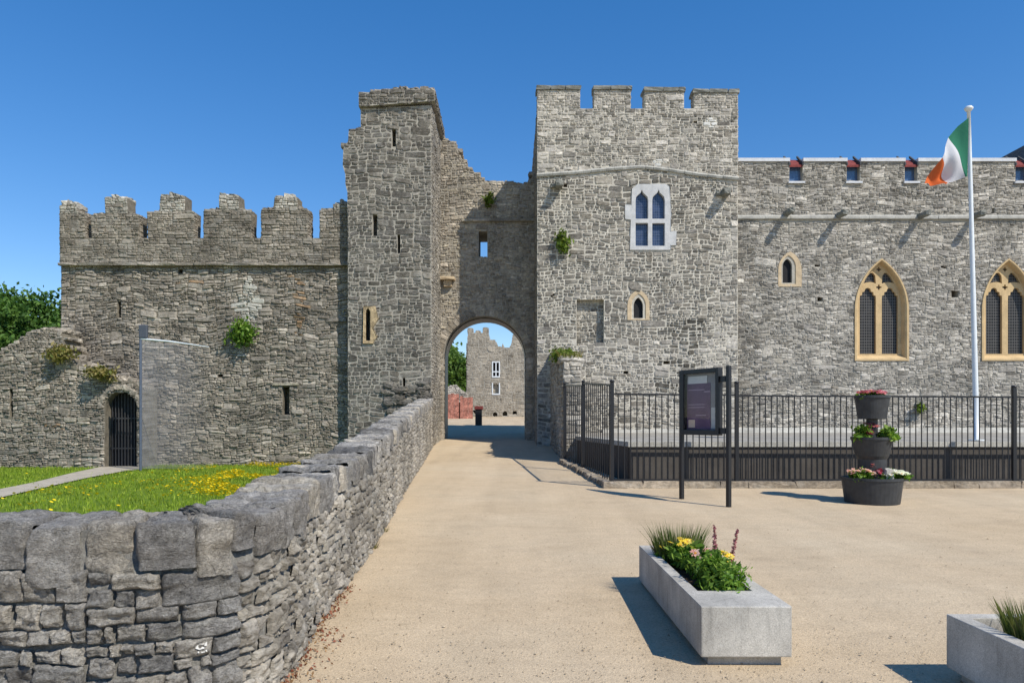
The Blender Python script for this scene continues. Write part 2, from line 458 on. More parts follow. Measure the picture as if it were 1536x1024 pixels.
def stones(mb, loops, vr, mp, h=(.1, .2), ratio=(1.2, 3.4), gap=.012, dep=(.012, .05), m=1, slot=None, wob_a=.03, rng=R, lim=None, split=.16):
    """rubble walling: lifts cut into cells, cells cut again into stones, every stone clipped to the outline and openings"""
    p1, p2, p3 = rng.uniform(0, 6), rng.uniform(0, 6), rng.uniform(0, 6)
    def wob(u, v): return wob_a * (math.sin(u * 1.15 + v * .45 + p1) + .6 * math.sin(u * 2.9 - v * .8 + p2) + .35 * math.sin(u * 6.3 + v * 1.4 + p3))
    cache = {}
    def sc_(v):
        k = round(v * 50)
        if k not in cache: cache[k] = scan(loops, k / 50 + .0013)
        return cache[k]
    us = [p[0] for p in loops[0]]; ua, ub = min(us), max(us)
    if lim: ua, ub = max(ua, lim[0]), min(ub, lim[1])
    def leaf(u0, u1, v0, v1):
        for (a, b) in sc_((v0 + v1) / 2):
            a, b = max(a, u0), min(b, u1)
            if b - a < .03: continue
            mm = slot((a + b) / 2, (v0 + v1) / 2) if slot else None
            mm = m if mm is None else mm
            g = gap * rng.uniform(.4, 1.5)
            one_stone(mb, a + g / 2, b - g / 2, v0 + g / 2, v1 - g / 2, rng.uniform(*dep), mp, mm, rng, wob)
    def cut(u0, u1, v0, v1):
        L_, H_ = u1 - u0, v1 - v0
        hm = rng.uniform(h[0], h[1])
        if rng.random() < .07: hm *= 1.7
        if H_ > hm * 1.35 and H_ > h[0] * 1.5:
            f = rng.uniform(.33, .67); q = v0 + H_ * f
            cut(u0, u1, v0, q); cut(u0, u1, q, v1); return
        if L_ > H_ * rng.uniform(ratio[0], ratio[1]) * 1.25:
            q = u0 + L_ * rng.uniform(.33, .67)
            cut(u0, q, v0, v1); cut(q, u1, v0, v1); return
        leaf(u0, u1, v0, v1)
    v = vr[0]
    while v < vr[1] - .005:
        hb = rng.uniform(1.7, 3.4) * (h[0] + h[1]) / 2
        if vr[1] - v - hb < h[0]: hb = vr[1] - v
        u = ua
        while u < ub - .01:
            L_ = hb * rng.uniform(1.0, 3.2)
            if ub - u - L_ < .12: L_ = ub - u
            cut(u, u + L_, v, v + hb)
            u += L_
        v += hb

def front(Y0): return lambda u, v, w: (u, Y0 - w, v)
def leftside(X0): return lambda u, v, w: (X0 - w, u, v)          # u = y
def rightside(X0): return lambda u, v, w: (X0 + w, u, v)
def backside(Y0): return lambda u, v, w: (u, Y0 + w, v)
def rect(x0, x1, z0, z1): return [(x0, z0), (x1, z0), (x1, z1), (x0, z1)]
def prect(px0, px1, py0, py1, Y): return rect(wx(px0, Y), wx(px1, Y), wz(py1, Y), wz(py0, Y))
def bbox(lp): return min(p[0] for p in lp), max(p[0] for p in lp), min(p[1] for p in lp), max(p[1] for p in lp)

def pointed(cx, z0, a, spring, rise, n=9):
    """pointed-arch loop, counter-clockwise from bottom left; spring and rise are heights above z0 / spring"""
    Rr = (a * a + rise * rise) / (2 * a)
    pts = [(cx - a, z0), (cx + a, z0)]
    th = math.asin(min(1, rise / Rr))
    for i in range(n + 1):
        t = th * i / n
        pts.append((cx + a - Rr + Rr * math.cos(t), z0 + spring + Rr * math.sin(t)))
    for i in range(n - 1, -1, -1):
        t = th * i / n
        pts.append((cx - a + Rr - Rr * math.cos(t), z0 + spring + Rr * math.sin(t)))
    return pts

def roundarch(cx, z0, a, spring, n=20):
    pts = [(cx - a, z0), (cx + a, z0)]
    for i in range(n + 1):
        t = PI * i / n
        pts.append((cx + a * math.cos(t), z0 + spring + a * math.sin(t)))
    return pts

def ring_between(mb, A, B, wa, wb, mp, m=0):
    n = len(A); k = len(mb.v)
    mb.v += [mp(u, v, wa) for u, v in A] + [mp(u, v, wb) for u, v in B]
    for i in range(n):
        j = (i + 1) % n
        mb.f.append((k + i, k + j, k + n + j, k + n + i)); mb.m.append(m)

def caps(mb, pts, y0, y1, m, hh=(.08, .18), step=(.16, .4), rng=R, jit=.2):
    """loose-topped stones along a broken wall top (pts: X,Z polyline)"""
    for (x0, z0), (x1, z1) in zip(pts, pts[1:]):
        L = math.hypot(x1 - x0, z1 - z0); t = 0
        while t < L:
            st = rng.uniform(*step); st = st if t + st < L - .05 else max(L - t, .05); c = (t + st / 2) / L
            yy = y0
            while yy < y1:
                dy = rng.uniform(.25, .5); h = rng.uniform(*hh)
                mb.rock((x0 + (x1 - x0) * c, min(yy + dy / 2, y1), z0 + (z1 - z0) * c + h * .25 - .03), (st * .98, dy, h), m, rng, jit * .7)
                yy += dy
            t += st

# ------------------------------------------------------------------ world and sun
AZ, EL = math.radians(47), math.radians(47)
S = Vector((math.sin(AZ) * math.cos(EL), -math.cos(AZ) * math.cos(EL), math.sin(EL)))
world = bpy.data.worlds.new('World'); sc.world = world; world.use_nodes = True
wt = world.node_tree; wt.nodes.clear()
sky = wt.nodes.new('ShaderNodeTexSky'); sky.sky_type = 'NISHITA'; sky.sun_disc = False
sky.sun_elevation = EL; sky.sun_rotation = PI - AZ
sky.air_density = 1.0; sky.dust_density = 0.0; sky.ozone_density = 4.0
bg = wt.nodes.new('ShaderNodeBackground'); bg.inputs[1].default_value = .15
wo = wt.nodes.new('ShaderNodeOutputWorld')
hs = wt.nodes.new('ShaderNodeHueSaturation'); hs.inputs['Saturation'].default_value = 1.33; hs.inputs['Hue'].default_value = .510
wt.links.new(sky.outputs[0], hs.inputs['Color']); gm_ = wt.nodes.new('ShaderNodeGamma'); gm_.inputs[1].default_value = .84; wt.links.new(hs.outputs[0], gm_.inputs[0]); wt.links.new(gm_.outputs[0], bg.inputs[0]); wt.links.new(bg.outputs[0], wo.inputs[0])
sun = bpy.data.lights.new('sun', 'SUN'); sun.energy = 3.95; sun.angle = math.radians(.53); sun.color = (1, .935, .83)
so = bpy.data.objects.new('sun', sun); COL.objects.link(so)
so.rotation_euler = S.to_track_quat('Z', 'Y').to_euler(); so.location = S * 60
sc.view_settings.view_transform = 'Standard'; sc.view_settings.look = 'None'
sc.view_settings.exposure = .42; sc.view_settings.gamma = 1
sc.cycles.max_bounces = 6; sc.cycles.transparent_max_bounces = 12

# ------------------------------------------------------------------ ground
WALLX = [(-50, -1.41), (4.25, -1.42), (4.6, -1.41), (5.8, -1.52), (8.5, -1.65), (11.8, -1.91), (17, -2.29), (27.3, -2.98), (31, -3.1), (3000, -3.1)]
LAWNZ = -.12
offs = [-900, -300, -120, -60, -40, -30, -22, -16, -12, -9, -7, -5, -4, -3, -2, -1.4, -1, -.6, -.3, -.08, .0, .3, .6, 1, 1.5, 2, 2.6, 3.2, 4, 5, 6, 7, 8.5, 10, 12, 14, 17, 20, 25, 30, 40, 60, 120, 300, 900]
ys = [-60, -20, -5, 0, 2, 3, 3.6] + [4 + .5 * i for i in range(60)] + [34, 35, 36, 38, 40, 45, 50, 55, 60, 65, 70, 80, 90, 120, 200, 400, 900, 2200]
V = []; Fq = []
for y in ys:
    for o_ in offs:
        x = lerp_tab(WALLX, y) - .22 + o_
        if o_ < -.05:
            z = LAWNZ - .03 if y < 29 else (LAWNZ + (prof(y) - LAWNZ) * min(1, (y - 29) / 1.5))
        else: z = prof(y)
        if abs(o_) > .05 and y < 60 and abs(o_) < 50: z += .012 * noise.noise(Vector((x * .6, y * .6, 0)))
        V.append((x, y, z))
n = len(offs)
for j in range(len(ys) - 1):
    for i in range(n - 1):
        a = j * n + i; Fq.append((a, a + 1, a + n + 1, a + n))
g = np_mesh('ground', V, Fq, M['gravel'], smooth=True); tag(g, kind='structure')

# lawn sheet (left of the boundary wall) and the gravel path across it
V = []; Fq = []
lx = [-60, -40, -30] + [-24 + .5 * i for i in range(60)]
ly = [3.9 + .6 * i for i in range(41)] + [28.6]
def in_lawn_x(y, x): return min(x, lerp_tab(WALLX, y) - .3)
for y in ly:
    for x in [-60, -40, -30, -25, -22, -20, -18, -16, -14, -12, -10, -8, -7, -6, -5, -4.5, -4, -3.5, -3, -2.5, -2, -1.7]:
        xx = in_lawn_x(y, x)
        V.append((xx, y, LAWNZ + .025 * noise.noise(Vector((xx * .5, y * .5, 3))) + .002))
n = 22
for j in range(len(ly) - 1):
    for i in range(n - 1):
        a = j * n + i; Fq.append((a, a + 1, a + n + 1, a + n))
lawn = np_mesh('lawn', V, Fq, M['lawn'], smooth=True); tag(lawn, kind='structure')
def LG(px, py):
    Y = (CAMZ - LAWNZ) * F / (py - HY); return (wx(px, Y), Y)
PTOP = [LG(206, 697), LG(165, 698), LG(110, 710), LG(50, 725), LG(0, 735), LG(-120, 765), LG(-300, 800), LG(-900, 860), LG(-2200, 960)]
PBOT = [LG(212, 705), LG(190, 707), LG(130, 718), LG(60, 734), LG(0, 748), LG(-120, 783), LG(-300, 830), LG(-900, 905), LG(-2200, 1030)]
mb = MB()
for k in range(len(PTOP) - 1):
    for q in range(4):
        f0, f1 = q / 4, (q + 1) / 4
        def L(a, b, f): return (a[0] + (b[0] - a[0]) * f, a[1] + (b[1] - a[1]) * f, LAWNZ + .035)
        mb.quad(L(PTOP[k], PBOT[k], f0), L(PTOP[k], PBOT[k], f1), L(PTOP[k + 1], PBOT[k + 1], f1), L(PTOP[k + 1], PBOT[k + 1], f0))
tag(mb.build('path', M['path']), kind='structure')
path_poly = PTOP + PBOT[::-1]
def inside(pl, x, y):
    c = False
    for (x0, y0), (x1, y1) in zip(pl, pl[1:] + pl[:1]):
        if (y0 > y) != (y1 > y) and x < x0 + (x1 - x0) * (y - y0) / (y1 - y0): c = not c
    return c

def blades(pos, h, wd, lean, rng=NR):
    """pos (n,3), h heights, -> verts/faces of bent 5-point blades"""
    n = len(pos); a = rng.uniform(0, 2 * PI, n); b = rng.uniform(0, 2 * PI, n)
    side = np.stack([np.cos(a), np.sin(a), np.zeros(n)], 1) * (wd * rng.uniform(.6, 1.3, n))[:, None]
    ln = np.stack([np.cos(b), np.sin(b), np.zeros(n)], 1) * (lean * h * rng.uniform(.2, 1, n))[:, None]
    up = np.stack([np.zeros(n), np.zeros(n), h], 1)
    v = np.stack([pos - side, pos + side, pos + up * .55 + ln * .35 + side * .7, pos + up + ln, pos + up * .55 + ln * .35 - side * .7], 1)
    idx = np.arange(n)[:, None] * 5
    return v.reshape(-1, 3), np.concatenate([idx, idx + 1, idx + 2, idx + 3, idx + 4], 1)

M['grass'] = leaf_mat('grass_blades', [(.12, .2, .018, 1), (.19, .29, .025, 1), (.26, .36, .035, 1), (.34, .41, .06, 1)], .3)
pts = []
while len(pts) < 56000:
    y = 3.9 + (28.4 - 3.9) * R.random() ** 1.0; x = R.uniform(-30, -1.7)
    if x > lerp_tab(WALLX, y) - .42 or x / y < -1.15: continue
    if inside(path_poly, x, y) and R.random() > .02: continue
    pts.append((x, y, LAWNZ))
pts = np.array(pts); hs = NR.uniform(.03, .1, len(pts))
v, f = blades(pts, hs, np.full(len(pts), .012), .6)
tag(np_mesh('lawn_grass', v, f, M['grass']), 'short bright green grass behind the low wall', 'grass', kind='stuff')

M['buttercup'] = leaf_mat('buttercup_yellow', [(.75, .52, .01, 1), (.85, .62, .02, 1), (.9, .7, .05, 1)], .2)
pts = []
def flower_spots(cx, cy, sx, sy, n, keep):
    k = 0
    while k < n:
        px, py = R.gauss(cx, sx), R.gauss(cy, sy)
        if py < 694 or py > 775 or px < -40: continue
        x, y = LG(px, py)
        if y > 28 or x > lerp_tab(WALLX, y) - .45 or inside(path_poly, x, y): continue
        if noise.noise(Vector((x * .9, y * .5, 9))) < keep * R.uniform(-.2, 1): continue
        pts.append((x, y, LAWNZ + R.uniform(.08, .15))); k += 1
flower_spots(365, 722, 50, 16, 1900, .1)
flower_spots(415, 706, 34, 8, 800, .0)
flower_spots(300, 730, 50, 16, 200, .1)
flower_spots(140, 738, 70, 12, 130, .1)
flower_spots(60, 755, 60, 10, 40, .1)
P = np.array(pts); n = len(P)
v = []
for p in P:
    r = R.uniform(.018, .037); tx, ty = R.uniform(-.5, .5), R.uniform(-.7, .2)
    v.append([(p[0] + r * math.cos(2 * PI * k / 6), p[1] + r * math.sin(2 * PI * k / 6), p[2] + r * (tx * math.cos(2 * PI * k / 6) + ty * math.sin(2 * PI * k / 6))) for k in range(6)])
v = np.array(v).reshape(-1, 3)
tag(np_mesh('buttercup_flowers', v, np.arange(n * 6).reshape(n, 6), M['buttercup']), 'yellow buttercups scattered through the lawn grass', 'flowers', kind='stuff')

# ------------------------------------------------------------------ foliage helpers
def leaf_quads(C, size, elong=1.8, rng=NR, up=.35):
    n = len(C)
    d = rng.normal(size=(n, 3)); d[:, 2] += up; d /= np.linalg.norm(d, axis=1)[:, None]
    e = rng.normal(size=(n, 3)); e -= d * np.sum(d * e, 1)[:, None]; e /= np.linalg.norm(e, axis=1)[:, None]
    s = size * rng.uniform(.6, 1.3, n)[:, None]
    v = np.stack([C - d * s * elong * .5, C + e * s * .5, C + d * s * elong * .5, C - e * s * .5], 1).reshape(-1, 3)
    return v, np.arange(n * 4).reshape(n, 4)

def clump_points(center, radii, nclump, per, spread, rng=NR, shell=.55):
    c = np.array(center); r = np.array(radii)
    d = rng.normal(size=(nclump, 3)); d /= np.linalg.norm(d, axis=1)[:, None]
    rad = shell + (1 - shell) * rng.random(nclump) ** .7
    cc = c + d * r * rad[:, None]
    out = np.repeat(cc, per, 0) + rng.normal(size=(nclump * per, 3)) * np.array(spread)
    return out

M['leaf_dark'] = leaf_mat('dark_tree_leaf', [(.035, .085, .018, 1), (.055, .125, .025, 1), (.085, .17, .032, 1), (.12, .21, .045, 1)], .25)
M['leaf_mid'] = leaf_mat('green_tree_leaf', [(.07, .13, .03, 1), (.11, .19, .04, 1), (.16, .25, .06, 1)], .3)
M['leaf_wall'] = leaf_mat('wall_plant_leaf', [(.05, .09, .015, 1), (.09, .15, .02, 1), (.14, .2, .03, 1), (.2, .24, .05, 1)], .3)
M['leaf_dry'] = leaf_mat('dry_wall_plant_leaf', [(.12, .13, .03, 1), (.22, .2, .06, 1), (.3, .24, .1, 1), (.1, .14, .03, 1)], .3)
M['leaf_fresh'] = leaf_mat('fresh_leaf', [(.06, .13, .02, 1), (.1, .2, .025, 1), (.16, .27, .04, 1), (.22, .32, .06, 1)], .3)

def tree(name, base, crown_c, radii, ncl, per, leaf, mat, label, group=None, spread=.35):
    t = thing(name, base, label, 'tree', group)
    mb = MB()
    b = Vector(base); c = Vector(crown_c)
    mb.tube([b, b.lerp(c, .4) + Vector((.1, 0, 0)), c], [.35, .25, .1], 10)
    for k in range(7):
        a = 2 * PI * k / 7 + R.uniform(-.3, .3); st = b.lerp(c, R.uniform(.45, .9))
        e = c + Vector((math.cos(a) * radii[0] * .75, math.sin(a) * radii[1] * .75, R.uniform(-.3, .7) * radii[2]))
        mb.tube([st, st.lerp(e, .5) + Vector((0, 0, .25)), e], [.13, .08, .03], 6)
    mb.build('trunk', M['bark'], t, True)
    C = clump_points(crown_c, radii, ncl, per, (spread, spread, spread * .7))
    v, f = leaf_quads(C, leaf)
    np_mesh('crown', v, f, mat, t)
    return t

def wall_plant(loc, radii, n, mat, label, leaf=.07, name='wall_plant', group='plants rooted in the castle walls', stems=True):
    t = thing(name, loc, label, 'plant', group)
    C = clump_points((loc[0], loc[1] - radii[1] * .6, loc[2] + radii[2] * .1), radii, max(n // 30, 6), 30, (radii[0] * .3, radii[1] * .3, radii[2] * .26), shell=.1)
    v, f = leaf_quads(C, leaf, 2.4)
    np_mesh('foliage', v, f, mat, t)
    mb = MB()
    for k in range(9):
        e = Vector((loc[0] + R.uniform(-.8, .8) * radii[0], loc[1] - R.uniform(.3, 1.3) * radii[1], loc[2] + R.uniform(-.4, .9) * radii[2]))
        mb.tube([Vector(loc) + Vector((0, .05, -radii[2] * .4)), e], [.015, .005], 5)
    mb.build('stems', M['bark'], t)
    return t

tree('broad_tree', (-24.5, 36, LAWNZ + .2), (-24.3, 36, 5.0), (3.9, 3.0, 2.6), 300, 150, .13, M['leaf_dark'], 'dark green leafy tree rising behind the ruined wall end', spread=.42)

# ------------------------------------------------------------------ curtain wall (left)
YC = 28.0
cw = thing('curtain_wall', (wx(300, YC), YC, LAWNZ), 'long grey rubble castle wall with stepped battlements left of the turret', 'castle wall')
SY = wz(398, YC)
xl, xr = wx(92, YC), -5.9
slits = [prect(176.5, 181.5, 452, 482, YC), prect(424, 434, 580, 622, YC)]
puts = [prect(268, 274, 404, 410, YC), prect(447, 452, 575, 580, YC), prect(327, 334, 560, 565, YC)]
mb = MB(); mp = front(YC)
out = rect(xl, xr, -.4, SY)
mb.plate([out] + slits + puts, 0, -.5, mp, 0)
mb.box(xl, xr, YC + .5, YC + 1.3, -.4, SY - .002)
def slot(u, v):
    px = CX + u * F / YC; py = HY - (v - CAMZ) * F / YC
    if 2 * abs(px - 373) / 24 + abs(py - 458) / 36 * 1.1 < 1.55 and R.random() < .93: return 2
    if 443 < px < 457 and 405 < py < 505 and R.random() < .4: return 3
    if 425 < px < 450 and 408 < py < 420 and R.random() < .45: return 3
    if 250 < px < 300 and 415 < py < 440 and R.random() < .12: return 3
    return 1
stones(mb, [out] + slits + puts, (-.3, SY - .03), mp, (.055, .15), (1.6, 5.4), .016, (.004, .07), 1, slot, .06)
stones(mb, [rect(YC, YC + 1.3, -.3, SY)], (-.3, SY - .03), leftside(xl), (.07, .15), (1.5, 4), .012)
mb.build('masonry', [M['curtain_mortar'], M['curtain_stone'], M['plaster'], M['orange_brick']], cw)
# parapet below the merlons, corbelled slightly forward
YP = YC - .12
PB = wz(357, YP)
mb = MB(); mp = front(YP)
pl = wx(90, YP)
out = rect(pl, xr, wz(397, YP), PB)
mb.plate([out], 0, -.62, mp, 0)
stones(mb, [out], (wz(397, YP), PB - .02), mp, (.07, .15), (1.6, 4.5), .01, (.01, .05), 1, None, .02)
stones(mb, [rect(YP, YP + .62, wz(397, YP), PB)], (wz(397, YP), PB), leftside(pl), (.08, .15))
mb.build('parapet', [M['curtain_mortar'], M['parapet_stone']], cw)
mb = MB()
x = pl - .04
while x < xr:
    L_ = R.uniform(.35, .8)
    mb.rock((x + L_ / 2, YC + .0, wz(397.5, YC)), (L_ * 1.03, .42 + R.uniform(-.03, .03), .1), 0, R, .1, .12)
    x += L_
mb.build('string_course', M['parapet_stone'], cw)
MER = [((89.5, 128), 320, (89.5, 117), 306), ((137.6, 209), 322, (157, 192), 297), ((222, 290.6), 318, (240, 277), 294),
       ((305.6, 376), 316, (327, 358), 293), ((392, 462.6), 314, (411, 446), 296), ((480, 530), 315, (500, 530), 306)]
for i, ((a, b), ty, (c, d), uy) in enumerate(MER):
    mb = MB(); bot = 336 if i == 0 else 358
    a_, b_, c_, d_ = (wx(k, YP) for k in (a, b, c, d)); tz, uz = wz(ty, YP), wz(uy, YP)
    lo = PB + .001
    jx = lambda: R.uniform(-.04, .04)
    out = [(a_, lo), (b_, lo), (b_ + jx(), tz), (d_ + jx(), tz + jx()), (d_ + jx(), uz), (c_ + jx(), uz), (c_ + jx(), tz), (a_ + jx(), tz)]
    out = [p for k, p in enumerate(out) if not (i in (0,) and k in (6, 7))] if i == 0 else out
    if i == 0: out = [(a_, lo), (b_, lo), (b_ - .02, tz), (d_, tz + .05), (d_ - .1, uz - .05), (c_ + .15, uz), (a_, uz - .06)]
    mb.plate([out], 0, -.6, mp, 0)
    stones(mb, [out], (lo, uz), mp, (.08, .16), (1.3, 3.6), .01, (.01, .05), 1, lambda u, v: 2 if v > tz and R.random() < .85 else 1, .01)
    for (side, mpf, xx) in ((a_, leftside, a_), (b_, rightside, b_)):
        stones(mb, [rect(YP, YP + .6, lo, tz)], (lo, tz), mpf(xx), (.09, .16), (1.2, 3), .01, (.01, .04), 1, None, .01)
    tp = sorted([p for p in out if p[1] > lo + .05])
    caps(mb, [(max(c_, a_) + .05, uz - .03), ((max(c_, a_) + d_) / 2, uz + R.uniform(-.02, .06)), (d_ - .05, uz - .05)], YP, YP + .55, 2, (.12, .24), (.14, .34), R, .32)
    if i: caps(mb, [(a_ + .04, tz - .06), (c_, tz + .05)], YP, YP + .55, 1, (.1, .2), (.12, .28), R, .3)
    caps(mb, [(d_, tz + .05), (b_ - .04, tz - .06)], YP, YP + .55, 1, (.1, .2), (.12, .28), R, .3)
    mb.build('merlon', [M['curtain_mortar'], M['parapet_stone'], M['lichen_stone']], cw)
# stone lintel over the lower slit
mb = MB(); mb.rock((wx(429, YC), YC - .04, wz(576, YC)), (1.0, .12, .09), 0, R, .12, .15); mb.build('lintel', M['gate_stone'], cw)

# ------------------------------------------------------------------ ruined wall with the arched door (far left)
YR = 26.6
rw = thing('ruined_wall', (wx(80, YR), YR, LAWNZ), 'low broken stone wall with arched doorway, under the dark green tree', 'stone wall')
prof_r = [(-420, 560), (-200, 556), (-60, 545), (0, 527), (20, 517), (45, 499), (62, 494), (75, 491), (92, 500), (97, 528), (112, 545), (130, 549), (140, 562), (165, 562), (180, 570), (200, 572), (214, 584)]
top = poly(prof_r, YR)
out = [(top[0][0], -.4), (top[-1][0], -.4)] + top[::-1]
dcx, da = wx(181.5, YR), (wx(205, YR) - wx(158, YR)) / 2
dz1 = wz(587, YR)
door = roundarch(dcx, -.13, da, dz1 - da + .13, 14)
out = [(top[0][0], -.4), (dcx - da - .2, -.4), (dcx - da - .2, -.2), (dcx + da + .1, -.2), (dcx + da + .1, -.4), (top[-1][0], -.4)] + top[::-1]
sl = prect(15, 19.5, 584, 625, YR)
mp = front(YR); mb = MB()
mb.plate([out, door, sl], 0, -1.1, mp, 0)
mb.box(sl[0][0] - .2, sl[1][0] + .2, YR + .5, YR + .7, sl[0][1] - .2, sl[2][1] + .2)
stones(mb, [out, [(x, z) for x, z in roundarch(dcx, -.5, da + .02, dz1 - da + .5, 14)], sl], (-.3, 6), mp, (.06, .16), (1.3, 4.2), .014, (.01, .08), 1,
       lambda u, v: 2 if (60 < CX + u * F / YR < 96 and 636 < HY - (v - CAMZ) * F / YR < 646 and R.random() < .5) else 1, .05)
for k in range(15):
    a = PI * (k + .5) / 15
    if math.sin(a) > .1:
        r_ = da + .16
        mb.rock((dcx + r_ * math.cos(a), YR - .02, dz1 - da + r_ * math.sin(a)), (.17, .14, .17), 1, R, .2, .3)
caps(mb, top, YR + .05, YR + 1.0, 1, (.1, .22), (.2, .5))
mb.build('masonry', [M['curtain_mortar'], M['curtain_stone'], M['orange_brick']], rw)
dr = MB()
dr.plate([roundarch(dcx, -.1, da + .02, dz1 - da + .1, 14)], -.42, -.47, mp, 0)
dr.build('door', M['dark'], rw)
dg = MB()
k = 0
xx = dcx - da + .08
while xx < dcx + da - .04:
    hgt = dz1 - da + math.sqrt(max(da * da - (xx - dcx) ** 2, 0))
    dg.box(xx - .012, xx + .012, YR + .32, YR + .345, -.08, hgt - .01)
    xx += .115
for z in (.55, 1.65): dg.box(dcx - da, dcx + da, YR + .345, YR + .36, z, z + .04)
gd = dg.build('grille', plain_mat('grey_iron', (.05, .05, .053, 1), .5), rw)

# ------------------------------------------------------------------ turret left of the gate
YT = 27.5
tu = thing('turret', (wx(583, YT), YT, .2), 'tall narrow grey turret with narrow slits just left of the gate arch', 'turret')
tl, tr_ = wx(522, YT), wx(647, YT)
slT = [prect(588, 594, 193, 220, YT), prect(559, 566, 322, 354, YT), prect(596, 600.5, 352, 380, YT), prect(604, 608, 566, 594, YT)]
wT = [(548, 512), (556, 512), (556, 468), (552, 463), (549, 468)]
winT = poly([(549, 511), (555.5, 511), (555.5, 467), (552, 462), (549, 467)], YT)
surT = poly([(545, 515), (560, 515), (566, 505), (560, 492), (568, 478), (563, 460), (546, 460)], YT)
outT = poly([(522, 720), (647, 720), (647, 158), (541, 163), (541, 193), (532, 195), (523, 197), (522, 212), (515, 222), (514, 248), (518, 262), (518, 276), (521, 288), (521, 305), (522, 330)], YT)
mp = front(YT); mb = MB()
mb.plate([outT] + slT + [winT], 0, -.6, mp, 0)
mb.plate([outT], -.6, -4.6, mp, 0)
def slotT(u, v):
    return 2 if v > wz(300, YT) and R.random() < .1 else 1
stones(mb, [outT] + slT + [surT], (-.3, wz(160, YT)), mp, (.11, .25), (1.3, 3.2), .03, (.004, .032), 1, slotT, .045)
stones(mb, [rect(YT, 31.0, 0, wz(160, YT))], (0, wz(160, YT)), rightside(tr_), (.09, .2), (1.2, 3), .02, (.008, .04), 3, None, .02)
stones(mb, [rect(YT, 32, 0, wz(300, YT))], (0, wz(300, YT)), leftside(tl), (.1, .2), (1.3, 3.4), .02)
# rubble bulging at the foot
for k in range(150):
    px = R.uniform(575, 645); py = R.uniform(575, 660)
    if px + (660 - py) * .9 < 640 and R.random() < .7: continue
    mb.rock((wx(px, YT), YT + .02, wz(py, YT)), (R.uniform(.14, .4), R.uniform(.15, .3), R.uniform(.09, .22)), 1, R, .2, .4)
caps(mb, poly([(522, 197), (541, 194)], YT), YT, YT + 3, 1, (.1, .2))
caps(mb, poly([(514, 224), (522, 212)], YT), YT, YT + 3, 1, (.1, .2))
mb.build('masonry', [M['turret_mortar'], M['turret_stone'], M['tower_stone'], M['flank_stone']], tu)
# sandstone window surround
mb = MB(); mb.plate([surT, winT], .06, -.25, mp, 0); mb.build('window_surround', rough_mat('ochre_sandstone', (.42, .32, .19, 1), .5, 6, 40, .7, dark=.6), tu, bevel=.02)
# overhanging cap course
mb = MB(); cp = [W(538, 160, YT - .15), W(652, 151, YT - .15), W(652, 136, YT - .15), W(643, 133, YT - .15), W(620, 133, YT - .15), W(600, 131, YT - .15), W(575, 136, YT - .15), W(560, 138, YT - .15), W(538, 141, YT - .15)]
mb.plate([cp], 0, -3.9, front(YT - .15), 0)
stones(mb, [cp], (cp[0][1], 15.2), front(YT - .15), (.1, .2), (1.2, 3), .02, (.01, .05), 1, None, .0)
stones(mb, [rect(YT - .15, 31.2, cp[1][1], cp[2][1])], (cp[1][1], cp[2][1]), rightside(cp[1][0]), (.1, .2), (1.2, 3), .02, (.01, .05), 1, None, .0)
caps(mb, cp[2:][::-1], YT - .15, YT + 3.6, 2, (.08, .2), (.15, .45))
mb.build('cap_course', [M['turret_mortar'], M['turret_stone'], M['parapet_stone']], tu)

# ------------------------------------------------------------------ gate wall with the great arch
YG = 31.0
gw = thing('gate_wall', (wx(727, YG), YG, .7), 'broken topped wall with great round arch between turret and battlemented tower', 'castle gate')
acx = (wx(665, YG) + wx(789, YG)) / 2; aa = (wx(789, YG) - wx(665, YG)) / 2
az1 = wz(474, YG)
arch = [(x, z) for x, z in roundarch(acx, .5, aa, az1 - aa - .5, 28)]
g_l, g_r = tr_ - .3, wx(806, 28.0) - .002
gtop = poly([(650, 210), (662, 205), (672, 211), (684, 218), (690, 235), (700, 247), (706, 258), (721, 262), (724, 273), (745, 274), (762, 272), (785, 276), (794, 272)], YG) + [(g_r - .12, wz(266, YG)), (g_r, wz(252, YG))]
gtop[0] = (g_l, gtop[0][1])
slG = prect(718, 731, 347, 386, YG)
outG = [(g_l, .2), (acx - aa - .1, .2), (acx - aa - .1, .4), (acx + aa + .05, .4), (acx + aa + .05, .2), (g_r, .2)] + gtop[::-1]
mp = front(YG); mb = MB()
mb.plate([outG, arch, slG], 0, -1.9, mp, 0)
sarch = roundarch(acx, 0, aa + .3, az1 - aa, 28)
stones(mb, [outG, sarch, slG, prect(662, 678, 417, 432, YG)], (.2, 14), mp, (.08, .17), (1.2, 3.2), .02, (.005, .045), 1, None, .04)
# jambs and voussoirs
z = .5
while z < az1 - aa:
    h_ = R.uniform(.16, .3)
    for s_ in (-1, 1):
        wd = .3 if s_ < 0 else .3
        one_stone(mb, acx + s_ * (aa + wd / 2) - wd / 2 + .01, acx + s_ * (aa + wd / 2) + wd / 2 - .01, z + .01, z + h_ - .01, R.uniform(.015, .04), mp, 1, R, lambda u, v: 0)
        for q in range(4):
            fn = rightside(acx - aa) if s_ < 0 else leftside(acx + aa)
            one_stone(mb, YG + q * .47 + .02, YG + q * .47 + .45, z + .01, z + h_ - .01, R.uniform(.005, .02), fn, 1, R, lambda u, v: 0)
    z += h_
nv = 30
for k in range(nv):
    a0, a1 = PI * k / nv, PI * (k + 1) / nv
    am = (a0 + a1) / 2; zs = az1 - aa
    r0, r1 = aa + .005, aa + R.uniform(.27, .36)
    pts4 = [(acx + r * math.cos(a), zs + r * math.sin(a)) for r, a in ((r0, a0 + .006), (r0, a1 - .006), (r1, a1 - .006), (r1, a0 + .006))]
    mb.plate([pts4], R.uniform(.015, .04), -.05, mp, 1)
